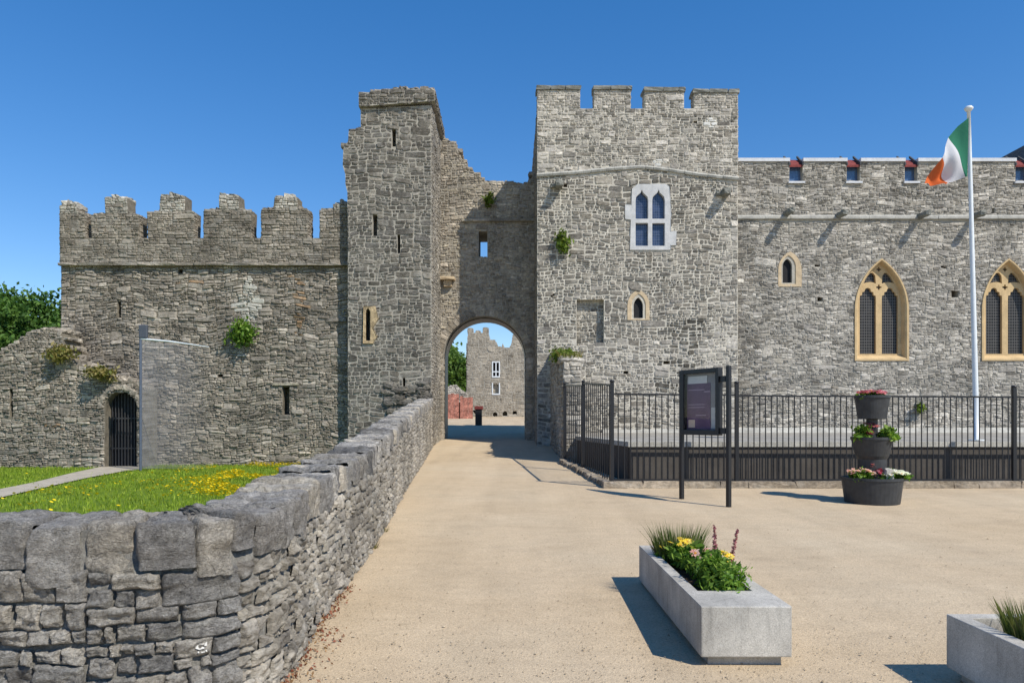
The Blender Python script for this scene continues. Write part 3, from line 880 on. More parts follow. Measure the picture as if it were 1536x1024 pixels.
gl_ = MB(); A_ = roundarch(acx, .45, aa - .005, az1 - aa - .45, 28); B_ = roundarch(acx, .45, aa - .035, az1 - aa - .45, 28)
caps(mb, gtop, YG + .1, YG + 1.8, 1, (.1, .22), (.2, .45))
# higher broken stub rising behind the turret's cap
mb.build('masonry', [M['turret_mortar'], M['gate_stone']], gw)
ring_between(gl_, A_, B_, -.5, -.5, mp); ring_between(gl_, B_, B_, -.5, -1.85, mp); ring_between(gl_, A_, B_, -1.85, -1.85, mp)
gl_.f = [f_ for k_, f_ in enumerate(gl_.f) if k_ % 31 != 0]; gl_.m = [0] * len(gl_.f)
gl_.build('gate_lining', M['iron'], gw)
mb = MB(); x = wx(693, YG)
while x < g_r - .05:
    L_ = min(R.uniform(.4, .8), g_r - x); mb.rock((x + L_ / 2, YG - .05, wz(331, YG)), (L_, .18, .1), 0, R, .1, .12); x += L_
mb.build('ledge', M['gate_stone'], gw)
mb = MB(); mb.rock((wx(670, YG), YG - .16, wz(419, YG)), (.75, .4, .12), 0, R, .08, .12); mb.rock((wx(672, YG), YG - .08, wz(426, YG)), (.35, .26, .26), 0, R, .1, .2)
mb.build('corbel', M['cream_stone'], gw)

# ------------------------------------------------------------------ battlemented tower
YW = 28.0
tw = thing('battlemented_tower', (wx(956, YW), YW, 1.1), 'broad grey tower with four square merlons and two-light window above the fence', 'tower')
x0, x1 = wx(806, YW), wx(1107, YW) - .003
TZ0 = .2
gapz = wz(163, YW)
# window data
def lan(cx_px, hw_px, y0, y1, Y, rise=.9):
    a = hw_px * Y / F; zt, zb = wz(y0, Y), wz(y1, Y)
    return pointed(wx(cx_px, Y), zb, a, zt - zb - a * rise * 2, a * rise * 2, 7)
lancet_o = lan(957.5, 7, 446, 477, YW)
lancet_s = lan(957.5, 16.5, 434, 480, YW, .75)
biforate = prect(951, 999, 285, 371, YW)
bif_s = poly([(945, 375), (1006, 375), (1006, 368), (1014, 368), (1014, 347), (1006, 347), (1006, 330), (1007, 322), (1004, 280), (998, 277), (957, 277), (948, 283), (947, 307), (938, 308), (938, 328), (946, 330)], YW)
niche = prect(865, 906, 449, 518, YW)
putW = [prect(*q, YW) for q in ((845, 851, 275, 281), (1040, 1046, 181, 186), (826, 832, 440, 446), (995, 1005, 541, 546), (935, 943, 556, 561))]
outW = rect(x0, x1, TZ0, gapz)
mp = front(YW); mb = MB()
mb.plate([outW, biforate, lancet_o, niche] + putW, 0, -.55, mp, 0)
mb.box(x0, x1, YW + .55, 36, TZ0, gapz - .3)
mb.box(x0, x0 + .5, YW + .55, 36, gapz - .3, gapz); mb.box(x1 - .5, x1, YW + .55, 36, gapz - .3, gapz); mb.box(x0 + .5, x1 - .5, 35.5, 36, gapz - .3, gapz)
def slotW(u, v):
    px = CX + u * F / YW; py = HY - (v - CAMZ) * F / YW
    if (px - 1067) ** 2 / 81 + (py - 184) ** 2 / 49 < 1: return 2
    if (px - 988) ** 2 / 100 + (py - 243) ** 2 / 20 < 1: return 2
    if abs(px - 1020 + (py - 520) * .25) < 26 and 478 < py < 585 and R.random() < .55: return 4
    if py < 262: return 3 if R.random() < .7 else 1
    if px > 1060 and R.random() < (px - 1060) / 47: return 3
    if py > 510 and R.random() < .7: return 3
    return 1
stz = lambda x: wz(lerp_tab([(800, 264), (870, 259), (920, 254), (960, 251), (1000, 255), (1050, 263), (1110, 269)], CX + x * F / YW), YW)
lower = [(x0, TZ0), (x1, TZ0)] + [(x1 + (x0 - x1) * k / 16, stz(x1 + (x0 - x1) * k / 16) - .03) for k in range(17)]
upper = [(x0 + (x1 - x0) * k / 16, stz(x0 + (x1 - x0) * k / 16) + .06) for k in range(17)] + [(x1, gapz), (x0, gapz)]
stones(mb, [lower, bif_s, lancet_s, niche] + putW, (TZ0, wz(250, YW)), mp, (.10, .22), (1.3, 3.2), .034, (.004, .034), 1, slotW, .04)
stones(mb, [upper] + putW, (wz(272, YW), gapz), mp, (.08, .18), (1.3, 3.6), .022, (.004, .03), 1, slotW, .0)
stones(mb, [rect(YW, 36, TZ0, gapz)], (TZ0, gapz), leftside(x0), (.1, .19), (1.2, 3), .026, (.008, .03), 1, None, .01)
stones(mb, [rect(YW, 36, wz(240, YW) - .5, gapz)], (wz(240, YW) - .5, gapz), rightside(x1), (.1, .19), (1.2, 3), .026, (.008, .03), 3, None, .01)
# back of the blocked niche
nb_ = niche
mb.plate([[(nb_[0][0] - .05, nb_[0][1] - .05), (nb_[1][0] + .05, nb_[0][1] - .05), (nb_[1][0] + .05, nb_[2][1] + .05), (nb_[0][0] - .05, nb_[2][1] + .05)]], -.26, -.4, mp, 0)
stones(mb, [niche], (nb_[0][1], nb_[2][1]), front(YW + .26), (.1, .18), (1.2, 3), .026, (.008, .04), 1, None, .01)
mb.build('masonry', [M['tower_mortar'], M['tower_stone'], M['white_patch'], M['hall_stone'], stone_mat('damp_dark_stone', [(.07, .065, .055, 1), (.1, .095, .08, 1), (.14, .13, .11, 1)], .2, .8)], tw)
# string course, gently bowed
mb = MB(); nseg = 26
for k in range(nseg):
    xa, xb = x0 - .02 + (x1 - x0 + .04) * k / nseg, x0 - .02 + (x1 - x0 + .04) * (k + 1) / nseg - .006
    za, zb = stz(xa), stz(xb); d = .1 + R.uniform(-.012, .012)
    v = []
    for (xx, zz) in ((xa, za), (xb, zb)):
        v += [(xx, YW + .1, zz - .07), (xx, YW - d * .7, zz - .06), (xx, YW - d, zz + .01), (xx, YW - d * .5, zz + .075), (xx, YW + .1, zz + .08)]
    mb.add(v, [(0, 1, 6, 5), (1, 2, 7, 6), (2, 3, 8, 7), (3, 4, 9, 8), (0, 4, 3, 2, 1), (5, 6, 7, 8, 9)])
mb.build('string_course', M['string'], tw)
for (a, b, ty) in ((806, 870, 130), (891, 946, 130), (967, 1026, 132.5), (1041, 1107, 135)):
    mb = MB(); a_, b_ = max(wx(a, YW), x0), min(wx(b, YW), x1); tz = wz(ty + 5, YW); lo = gapz + .001
    out = rect(a_, b_, lo, tz)
    mb.plate([out], 0, -.5, mp, 0)
    stones(mb, [out], (lo, tz), mp, (.08, .16), (1.2, 3.2), .018, (.008, .035), 1, None, .0)
    for (fn, xx) in ((leftside, a_), (rightside, b_)):
        stones(mb, [rect(YW, YW + .5, lo, tz)], (lo, tz), fn(xx), (.1, .16), (1.2, 3), .02, (.005, .02), 1, None, 0)
    o = mb.build('merlon', [M['tower_mortar'], M['hall_stone']], tw)
    mb = MB(); xx = a_ - .05
    while xx < b_ + .04:
        L_ = min(R.uniform(.4, .75), b_ + .05 - xx)
        if L_ < .1: break
        mb.rock((xx + L_ / 2, YW + .25, tz + .07), (L_, .66, .15), 0, R, .08, .1); xx += L_
    mb.build('coping', M['coping'], o)
# far-side merlons of the same tower
for a in (1.6, 3.7, 5.8):
    mb = MB(); mb.box(x0 + a - .75, x0 + a + .75, 35.5, 36, gapz + .001, gapz + .8)
    mb.build('merlon', M['tower_stone'], tw)
mb = MB(); mb.box(x1 - .5, x1 - .01, YW + 1.1, YW + 2.6, gapz + .001, gapz + .62); mb.build('merlon', M['tower_stone'], tw)
# two-light window
wn = MB()
def ogee(cx, z0, a, hs, n=6):
    p = [(cx - a, z0), (cx + a, z0), (cx + a, z0 + hs)]
    p += [(cx + a * .9, z0 + hs + a * .55), (cx + a * .5, z0 + hs + a * .95), (cx + a * .2, z0 + hs + a * 1.2), (cx, z0 + hs + a * 1.7), (cx - a * .2, z0 + hs + a * 1.2), (cx - a * .5, z0 + hs + a * .95), (cx - a * .9, z0 + hs + a * .55), (cx - a, z0 + hs)]
    return p
bz0, bz1 = wz(375, YW), wz(277, YW)
li = []
for cxp in (962.5, 987.5):
    a = 9.3 * YW / F
    li.append(prect(cxp - 9.3, cxp + 9.3, 335, 369, YW))
    li.append(ogee(wx(cxp, YW), wz(328.5, YW), a, wz(301, YW) - wz(328.5, YW)))
wn.plate([bif_s] + li, .035, -.3, mp, 0)
wo_ = wn.build('window', M['pale_stone'], tw, bevel=.015)
wn = MB()
for cxp in (962.5, 987.5):
    wn.plate([prect(cxp - 11, cxp + 11, 280, 374, YW)], -.12, -.14, mp, 0)
wn.build('pane', M['blue_glass'], wo_)
# cream lancet
mb = MB(); mid = lan(957.5, 11, 440, 478.5, YW, .8); n_ = len(mid)
ring_between(mb, lancet_s, mid, .03, .03, mp); ring_between(mb, mid, lancet_o, .03, -.1, mp); ring_between(mb, lancet_s, lancet_s, .03, -.2, mp)
wl = mb.build('lancet_window', M['cream_stone'], tw)
mb = MB(); mb.plate([lancet_s], -.12, -.15, mp, 0); mb.build('pane', M['dark'], wl)
# two worn spouts under the string course
for (px, py) in ((838, 279), (1086, 291)):
    mb = MB(); c = W(px, py, YW)
    mb.rock((c[0], YW - .2, c[1]), (.3, .5, .24), 0, R, .15, .4); mb.rock((c[0] - .03, YW - .42, c[1] - .05), (.22, .25, .2), 0, R, .15, .5); mb.rock((c[0] - .2, YW - .05, c[1] - .02), (.25, .2, .14), 0, R, .2, .3)
    mb.build('gargoyle', M['coping'], tw)

# ------------------------------------------------------------------ chapel range (right)
YH = 28.12
hl = thing('chapel_range', (wx(1330, YH), YH, 1.1), 'long pale grey chapel wall with traceried pointed windows right of the tower', 'chapel')
hx0, hx1 = x1 + .004, 27.0
hz = wz(243, YH)
NOT = [(1184, 1204), (1270, 1290), (1357, 1376), (1523, 1542), (1620, 1640)]
top = [(hx0, hz)]
for a, b in NOT:
    top += [(wx(a, YH), hz), (wx(a, YH), wz(273, YH)), (wx(b, YH), wz(273, YH)), (wx(b, YH), hz)]
top += [(hx1, hz)]
outH = [(hx0, TZ0), (hx1, TZ0)] + top[::-1]
GW = [1322, 1512.5, 1703]
gz0 = wz(541, YH)
def gothic(cxp, a, rise, z_off=0, spring=1.94): return pointed(wx(cxp, YH), gz0 + z_off, a, spring - z_off, rise, 12)
lan_o = lan(1181, 7, 388, 424, YH, .8); lan_s = lan(1184.5, 17.5, 377, 430, YH, .8); lan_m = lan(1182.5, 11, 383, 426.5, YH, .8)
putH = [prect(*q, YH) for q in ((1427, 1438, 434, 446), (1226, 1234, 445, 452), (1222, 1230, 396, 400), (1411, 1420, 398, 403), (1488, 1492, 312, 323), (1352, 1360, 346, 349))]
mp = front(YH); mb = MB()
ops = [gothic(c, .94, 1.8, .1, 2.02) for c in GW]
sur = [gothic(c, 1.035, 1.97) for c in GW]
mb.plate([outH] + ops + [lan_o] + putH, 0, -.6, mp, 0)
mb.box(hx0, hx1, YH + .6, 36, TZ0, hz - 1.2)
shz = wz(327, YH)
def slotH(u, v):
    px = CX + u * F / YH; py = HY - (v - CAMZ) * F / YH
    if py < 320 and R.random() < .3: return 2
    if R.random() < .07: return 2
    if px < 1180 and py > 340 and R.random() < (1180 - px) / 90: return 2
    return 1
stones(mb, [outH] + sur + [lan_s] + putH + [rect(hx0, hx1, shz - .08, shz + .08)], (TZ0, hz), mp, (.06, .14), (1.4, 4.8), .015, (.004, .036), 1, slotH, .05)
mb.build('masonry', [M['hall_mortar'], M['hall_stone'], M['tower_stone']], hl)
# plinth of pale blocks along the foot
mb = MB(); zb = 1.1
mb.add([(hx0 - 5.2, YH - .07, zb + .22), (hx1, YH - .07, zb + .22), (hx1, YH - .3, zb), (hx0 - 5.2, YH - .3, zb), (hx0 - 5.2, YH + .1, zb), (hx1, YH + .1, zb), (hx0 - 5.2, YH + .1, zb + .22), (hx1, YH + .1, zb + .22)],
       [(0, 1, 2, 3), (0, 3, 4, 6), (1, 7, 5, 2), (0, 6, 7, 1)])
mb.build('plinth', M['string'], hl)
mb = MB(); x = hx0
while x < hx1 - .1:
    L_ = R.uniform(.6, 1.3); L_ = min(L_, hx1 - x)
    v = []
    d = .1 + R.uniform(-.01, .01)
    for xx in (x, x + L_ - .008):
        v += [(xx, YH + .1, shz - .07), (xx, YH - d, shz - .05), (xx, YH - d, shz + .03), (xx, YH - .03, shz + .11), (xx, YH + .1, shz + .11)]
    mb.add(v, [(0, 1, 6, 5), (1, 2, 7, 6), (2, 3, 8, 7), (3, 4, 9, 8), (0, 4, 3, 2, 1), (5, 6, 7, 8, 9)])
    x += L_
mb.build('string_course', M['string'], hl)
# lead-capped coping between the glazed openings
edges = [hx0 + .01] + [wx(k, YH) for p in NOT for k in p] + [hx1]
mb = MB()
for a, b in zip(edges[0::2], edges[1::2]): mb.box(a, b, YH - .08, YH + .62, hz + .002, hz + .13)
mb.build('coping', M['lead'], hl)
for a, b in NOT:
    xa, xb = wx(a, YH), wx(b, YH); zb = wz(273, YH)
    mb = MB(); mb.box(xa - .06, xb + .06, YH - .1, YH + .4, zb - .07, zb + .003)
    fr = mb.build('crenel_window', M['lead'], hl)
    mb = MB(); mb.box(xa + .004, xb - .004, YH + .22, YH + .25, zb + .004, hz - .02); mb.build('pane', M['sky_glass'], fr)
    mb = MB()
    mb.add([(xa + .0, YH - .02, hz - .12), (xb, YH - .02, hz - .12), (xb + .04, YH + .5, hz + .25), (xa - .04, YH + .5, hz + .25), (xa, YH - .02, hz - .2), (xb, YH - .02, hz - .2), (xb, YH + .5, hz + .17), (xa, YH + .5, hz + .17)],
           [(0, 1, 2, 3), (4, 7, 6, 5), (0, 4, 5, 1), (0, 3, 7, 4), (1, 5, 6, 2)])
    mb.build('tile_hood', M['red_tile'], fr)
    for xx in (xa, xb):
        mb = MB(); mb.add([(xx - .03, YH - .06, hz - .14), (xx + .03, YH - .06, hz - .14), (xx + .03, YH + .55, hz + .33), (xx - .03, YH + .55, hz + .33), (xx - .03, YH - .06, hz - .05), (xx + .03, YH - .06, hz - .05), (xx + .03, YH + .55, hz + .42), (xx - .03, YH + .55, hz + .42)],
                               [(0, 1, 2, 3), (4, 7, 6, 5), (0, 4, 5, 1), (0, 3, 7, 4), (1, 5, 6, 2), (3, 2, 6, 7)])
        mb.build('bargeboard', M['slate'], fr)
# roof behind the parapet and the taller gable at the far end
mb = MB()
mb.add([(hx0, YH + .6, hz - .9), (hx1, YH + .6, hz - .9), (hx1, 32.3, hz + .9), (hx0, 32.3, hz + .9), (hx0, 36, hz - .9), (hx1, 36, hz - .9)], [(0, 1, 2, 3), (3, 2, 5, 4), (0, 3, 4), (1, 5, 2)])
mb.build('roof', M['slate'], hl)
mb = MB(); gx0 = wx(1516, 29.5); gp = gx0 + 1.5
mb.add([(gx0, 29.3, hz - .3), (gp, 29.3, wz(196, 29.3)), (gp + 1.5, 29.3, hz - .3), (gx0, 33, hz - .3), (gp, 33, wz(196, 29.3)), (gp + 1.5, 33, hz - .3)], [(0, 2, 1), (0, 1, 4, 3), (1, 2, 5, 4), (3, 4, 5)])
mb.build('roof_gable', M['slate'], hl)
# spouts
for (px, py) in ((1183, 318), (1262, 321), (1385, 322), (1466, 322), (1580, 322)):
    c = W(px, py, YH - .3); mb = MB()
    mb.tube([(c[0], YH + .1, c[1]), (c[0], YH - .3, c[1]), (c[0] + R.uniform(-.05, .05), YH - .62, c[1] - .06)], [.13, .12, .09], 7)
    mb.rock((c[0], YH - .55, c[1] - .02), (.22, .3, .2), 0, R, .2, .5)
    mb.build('gargoyle', M['coping'], hl)
# lancet
mb = MB(); ring_between(mb, lan_s, lan_m, .03, .03, mp); ring_between(mb, lan_m, lan_o, .03, -.1, mp); ring_between(mb, lan_s, lan_s, .03, -.2, mp)
wl = mb.build('lancet_window', M['cream_stone'], hl)
mb = MB(); mb.plate([lan_s], -.12, -.15, mp, 0); mb.build('pane', M['dark'], wl)
# traceried windows
def circ(cx, cz, r, n=10): return [(cx + r * math.cos(2 * PI * k / n), cz + r * math.sin(2 * PI * k / n)) for k in range(n)]
def quatre(cx, cz, r, n=24): return [(cx + r * (.72 + .28 * math.cos(4 * t)) * math.cos(t), cz + r * (.72 + .28 * math.cos(4 * t)) * math.sin(t)) for t in [2 * PI * k / n for k in range(n)]]
for c in GW:
    cx = wx(c, YH); u = YH / F
    A = gothic(c, 1.035, 1.97); B = gothic(c, .96, 1.85, .07, 2.0); C = gothic(c, .91, 1.76, .12, 2.05); D = gothic(c, .855, 1.65, .25, 2.1)
    mb = MB()
    ring_between(mb, A, A, -.2, .05, mp); ring_between(mb, A, B, .05, .05, mp); ring_between(mb, B, C, .05, .0, mp); ring_between(mb, C, D, .0, -.24, mp)
    wr = mb.build('traceried_window', M['sandstone'], hl)
    mb = MB()
    holes = []
    z_l0, z_sp, z_tp = wz(530, YH), wz(446, YH), wz(431, YH)
    for s_ in (-1, 1):
        lc = cx + s_ * 16.7 * u; a = 12.2 * u
        hh_ = z_tp - z_sp
        lp = [(lc - a, z_l0), (lc + a, z_l0), (lc + a, z_sp), (lc + a * .97, z_sp + hh_ * .25), (lc + a * .72, z_sp + hh_ * .3), (lc + a * .68, z_sp + hh_ * .6), (lc + a * .42, z_sp + hh_ * .66), (lc + a * .3, z_sp + hh_ * .95), (lc, z_sp + hh_ * 1.05),
              (lc - a * .3, z_sp + hh_ * .95), (lc - a * .42, z_sp + hh_ * .66), (lc - a * .68, z_sp + hh_ * .6), (lc - a * .72, z_sp + hh_ * .3), (lc - a * .97, z_sp + hh_ * .25), (lc - a, z_sp)]
        holes.append(lp)
        dg_ = [(4.5, 424), (5.5, 412), (9, 407.5), (13, 408), (17, 412.5), (20, 417), (23, 423.5), (18, 422), (13, 421.5), (9, 422)]
        lp = [(cx + s_ * k * u, wz(y, YH)) for k, y in dg_]
        holes.append(lp if s_ < 0 else lp[::-1])
    holes += [quatre(cx, wz(429.5, YH), 4.4 * u), quatre(cx, wz(402.5, YH), 3.9 * u)]
    D2 = gothic(c, .87, 1.67, .23, 2.1)
    mb.plate([D2] + holes, -.19, -.31, mp, 0)
    mb.build('tracery', M['sandstone'], wr, bevel=.02)
    mb = MB(); mb.plate([D2], -.29, -.33, mp, 0)
    mb.build('pane', M['leaded'], wr)

# ------------------------------------------------------------------ terrace, retaining wall, stub wall
TERZ = 1.126
YRW = 15.8
mb = MB()
pt = [(2.75, YRW + .25), (27, YRW + .25), (27, YH + .05), (2.0, YH + .05), (1.95, 23.5)]
mb.plate([pt], 0, -.8, lambda u, v, w: (u, v, TERZ + w))
tag(mb.build('terrace', M['terrace']), kind='structure')
rt = thing('retaining_wall', (9, YRW, .2), 'low brown-grey rendered retaining wall with pale coping behind the railings', 'wall')
mb = MB()
mb.box(2.55, 27, YRW, YRW + .25, -.1, TERZ - .1); mb.obox((2.66, YRW + .25), (1.75, 23.5), .25, -.1, TERZ - .1, -.1, TERZ - .1)
mb.build('face', M['retain'], rt)
mb = MB(); x = 2.5
while x < 27:
    L_ = R.uniform(.85, 1.1); mb.box(x, x + L_ - .008, YRW - .04, YRW + .32, TERZ - .098, TERZ + .012); x += L_
mb.obox((2.64, YRW + .33), (1.75, 23.5), .32, TERZ - .098, TERZ + .01, TERZ - .098, TERZ + .01)
mb.build('coping', M['string'], rt)

st_ = thing('stub_wall', (1.75, 21.3, .4), 'broken stub of stone wall beside the gate with plants on top', 'stone wall')
SX0, SX1, SYF = 1.49, 2.02, 21.3
mb = MB()
zf, zk = wz(543, SYF), wz(535, 28)
prf = [(SYF, .1), (27.98, .1), (27.98, zk), (25, 3.75), (23.5, 3.5), (22.2, 3.4), (SYF, zf)]
mb.plate([prf], 0, -(SX1 - SX0), leftside(SX0), 0)
stones(mb, [prf], (.1, zk), leftside(SX0), (.1, .2), (1.2, 3.2), .02, (.01, .05), 1, None, .02)
stones(mb, [rect(SX0, SX1, .1, zf)], (.1, zf), front(SYF), (.1, .2), (1.2, 3), .02, (.01, .05), 2, None, .0)
stones(mb, [prf], (.1, zk), rightside(SX1), (.1, .2), (1.2, 3.2), .02, (.01, .05), 2, None, .02)
for (ya, za), (yb, zb) in zip(prf[2:], prf[3:]):
    L_ = math.hypot(yb - ya, zb - za); k = 0
    while k < L_:
        f_ = k / L_
        for xx in (SX0 + .14, SX1 - .14): mb.rock((xx + R.uniform(-.05, .05), ya + (yb - ya) * f_, za + (zb - za) * f_ + .02), (R.uniform(.26, .4), R.uniform(.3, .5), R.uniform(.12, .24)), 2, R, .2, .3)
        k += .33
mb.build('masonry', [M['turret_mortar'], M['gate_stone'], M['hall_stone']], st_)

# ------------------------------------------------------------------ iron railings
def railing(p0, p1, zb0, zt0, zb1, zt1, gap, label, name='railing', posts=(True, False), zp0=None, zp1=None, group='black railing panels along the yard edge'):
    t = thing(name, (p0[0], p0[1], prof(p0[1])), label, 'railing', group)
    d = Vector((p1[0] - p0[0], p1[1] - p0[1])); L_ = d.length; d.normalize()
    for k, (p, zb, zt) in enumerate(((p0, zb0, zt0), (p1, zb1, zt1))):
        if not posts[k]: continue
        mb = MB(); zz = (zp0, zp1)[k] or zt + .22
        mb.box(p[0] - .038, p[0] + .038, p[1] - .038, p[1] + .038, prof(p[1]) - .1, zz)
        mb.lathe(p[0], p[1], [(0, zz), (.05, zz), (.055, zz + .025), (.035, zz + .045), (0, zz + .05)], 10)
        mb.build('post', M['iron'], t, bevel=.006)
    for (za, zb, hh) in ((zt0, zt1, .035), (zb0, zb1, .035)):
        mb = MB(); mb.obox((p0[0] + d.x * .046, p0[1] + d.y * .046), (p1[0] - d.x * .046, p1[1] - d.y * .046), .04, za - hh, za, zb - hh, zb); mb.build('rail', M['iron'], t)
    n = int(L_ / gap)
    for k in range(1, n):
        f_ = k / n; x, y = p0[0] + d.x * L_ * f_, p0[1] + d.y * L_ * f_
        za, zt = zb0 + (zb1 - zb0) * f_, zt0 + (zt1 - zt0) * f_
        mb = MB(); mb.tube([(x, y, za - .002), (x, y, zt - .02)], [.0125, .0125], 6); mb.build('bar', M['iron'], t)
    return t
YF = 15.0
railing((wx(918, YF), YF), (wx(1105, YF), YF), .40, wz(589.5, YF), .40, wz(591, YF), .122, 'black bar railing panel behind the notice board', posts=(True, False), zp0=wz(573, YF))
railing((wx(1105, YF), YF), (wx(1521, YF), YF), .40, wz(592, YF), .40, wz(594, YF), .117, 'long black bar railing panel behind the tiered flower pots', posts=(True, False), zp0=wz(575, YF))
railing((wx(1521, YF), YF), (wx(1521, YF) + 5.6, YF), .40, wz(594, YF), .40, wz(595, YF), .117, 'black bar railing panel at the right edge past the flagpole', posts=(True, True), zp0=wz(581, YF), zp1=wz(582, YF))
c0 = (wx(918, YF), YF); c1 = (wx(875, 18.5), 18.5); c2 = (wx(847, 21.2), 21.2)
railing(c1, c0, wz(701, 18.5), wz(574, 18.5), wz(727, YF), wz(575.5, YF), .25, 'black bar railing panel running back from the corner post', posts=(True, False), zp0=wz(573, 18.5))
railing(c2, c1, wz(690, 21.2), wz(577, 21.2), wz(700, 18.5), wz(577, 18.5), .25, 'dark railing panel against the stub wall beside the gate', posts=(True, False), zp0=wz(576, 21.2))
# kerb under the railings
mb = MB(); x = wx(905, YF)
while x < 18:
    L_ = R.uniform(.5, 1.0); mb.rock((x + L_ / 2, YF + .13, .24), (L_ * 1.02, .5, .24 + R.uniform(-.02, .02)), 0, R, .06, .08); x += L_
for k in range(20):
    f_ = (k + .5) / 20; x, y = c0[0] + (c2[0] - c0[0]) * f_, c0[1] + (c2[1] - c0[1]) * f_
    mb.rock((x + .0 + R.uniform(-.015, .015), y, prof(y) + .0), (R.uniform(.3, .36), .34, R.uniform(.2, .26)), 0, R, .09, .12)
tag(mb.build('kerb', stone_mat('kerb_stone', [(.3, .26, .2, 1), (.38, .33, .26, 1), (.25, .22, .18, 1)], .3, .8)), kind='structure')

# ------------------------------------------------------------------ boundary wall in the foreground
bw = thing('boundary_wall', (-1.5, 4.6, 0), 'waist-high grey stone wall curving from the near corner to the turret', 'stone wall')
ctrl = [(-8, 4.25), (-5, 3.9), (-3.6, 3.74), (-2.6, 3.68), (-1.95, 3.7), (-1.68, 3.8), (-1.5, 3.98), (-1.42, 4.28), (-1.41, 4.6), (-1.45, 5.1), (-1.52, 5.8), (-1.65, 8.5), (-1.91, 11.8), (-2.29, 17), (-2.66, 22.5), (-2.98, 27.35)]
def catmull(P, n=12):
    out = []
    Q = [P[0]] + P + [P[-1]]
    for i in range(1, len(Q) - 2):
        p0, p1, p2, p3 = (Vector((*q, 0)) for q in Q[i - 1:i + 3])
        for k in range(n):
            t = k / n
            out.append(.5 * ((2 * p1) + (p2 - p0) * t + (2 * p0 - 5 * p1 + 4 * p2 - p3) * t * t + (3 * p1 - p0 - 3 * p2 + p3) * t ** 3))
    out.append(Vector((*P[-1], 0)))
    return out
PATH = catmull(ctrl)
CUM = [0]
for a, b in zip(PATH, PATH[1:]): CUM.append(CUM[-1] + (b - a).length)
LEN = CUM[-1]
import bisect
def pat(s):
    s = min(max(s, 0), LEN - 1e-4); i = bisect.bisect_right(CUM, s) - 1
    f_ = (s - CUM[i]) / (CUM[i + 1] - CUM[i]); p = PATH[i].lerp(PATH[i + 1], f_)
    a = PATH[max(i - 2, 0)]; b = PATH[min(i + 3, len(PATH) - 1)]; d = (b - a).normalized()
    return p, Vector((d.y, -d.x, 0))
def bmap(s, z, w):
    p, nn = pat(s); return (p.x + nn.x * w, p.y + nn.y * w, z)
BT = [(-5, 1.105), (4.4, 1.105), (5.2, 1.125), (6, 1.15), (8.5, 1.27), (11.8, 1.46), (17, 1.78), (22, 2.1), (27.4, 2.42)]
def btop(s): return lerp_tab(BT, pat(s)[0].y)
s_corner = min(range(len(PATH)), key=lambda i: (PATH[i] - Vector((-1.5, 3.98, 0))).length); s_corner = CUM[s_corner]
s_start = CUM[min(range(len(PATH)), key=lambda i: (PATH[i] - Vector((-5, 3.9, 0))).length)]
TH = .44
mb = MB()
N = 160
sv = [LEN * k / N for k in range(N + 1)]
k0 = len(mb.v)
for s in sv:
    zt = btop(s) - .06
    mb.v += [bmap(s, -.3, -.008), bmap(s, zt, -.012), bmap(s, zt, -TH + .012), bmap(s, -.3, -TH + .012)]
for k in range(N):
    a = k0 + k * 4
    for j in range(3): mb.f.append((a + j, a + 4 + j, a + 5 + j, a + 1 + j)); mb.m.append(0)
mb.f.append((k0, k0 + 1, k0 + 2, k0 + 3)); mb.m.append(0)
def hd(mb, s0, s1, z0, z1, d, m, nu, nv, seed, tiltv=0):
    ds, dz = s1 - s0, z1 - z0
    if ds < .03 or dz < .02: return
    k = len(mb.v)
    skew = [R.uniform(-.06, .06) * dz for _ in range(4)]
    sk2 = [R.uniform(-.04, .04) * min(ds, dz * 2) for _ in range(4)]
    tu_ = R.uniform(-.02, .02)
    bev = min(.016, .2 * min(ds, dz))
    for j in range(nv):
        for i in range(nu):
            fu, fv = i / (nu - 1), j / (nv - 1)
            # concentrate grid lines near the borders
            gu = .5 - .5 * math.cos(PI * fu); gv = .5 - .5 * math.cos(PI * fv)
            gu = .5 * (gu + fu); gv = .5 * (gv + fv)
            u = s0 + ds * gu + (sk2[0] * (1 - gv) + sk2[1] * gv) * (1 - gu) + (sk2[2] * (1 - gv) + sk2[3] * gv) * gu
            v = z0 + dz * gv + (skew[0] * (1 - gu) + skew[1] * gu) * (1 - gv) + (skew[2] * (1 - gu) + skew[3] * gu) * gv
            e = min(min(gu, 1 - gu) * ds, min(gv, 1 - gv) * dz)
            t = min(1, e / bev); rr = 1 - (1 - t) ** 1.6
            q = Vector((u * 5 + seed, v * 9, seed * 1.7))
            nz = noise.fractal(q * 1.3, .75, 2.2, 5) * .024 + noise.noise(q * .35) * .012 + abs(noise.noise(q * 1.1 + Vector((9, 3, 1)))) * -.025
            edge = noise.fractal(Vector((u * 12 + seed, v * 12, 4)), .8, 2.1, 3) * .013
            lay = noise.noise(Vector((u * 1.5 + seed, v * 26, seed))) * .006
            w = d - .034 * (1 - rr) + (nz + lay) * (.35 + .65 * rr) + tiltv * (gv - .5) + tu_ * (gu - .5)
            mb.v.append(bmap(u + edge, v + edge * .8, w))
    for j in range(nv - 1):
        for i in range(nu - 1):
            a = k + j * nu + i
            mb.f.append((a, a + 1, a + nu + 1, a + nu)); mb.m.append(m)
def course_fill(sa, sb, za_f, zb_f, lens, d, m, res, g=.005):
    s = sa
    while s < sb - .02:
        L_ = R.uniform(*lens)
        if sb - (s + L_) < lens[0] * .5: L_ = sb - s
        sm = s + L_ / 2
        near = pat(sm)[0].y
        nu, nv = (26, 17) if near < 5 else ((15, 10) if near < 7.5 else ((9, 7) if near < 11 else (6, 5)))
        hd(mb, s + g / 2, s + L_ - g / 2, za_f(sm) + g / 2, zb_f(sm) - g / 2, R.uniform(*d), m, nu, nv, R.uniform(0, 90), R.uniform(-.02, .02))
        s += L_
COPE = .27
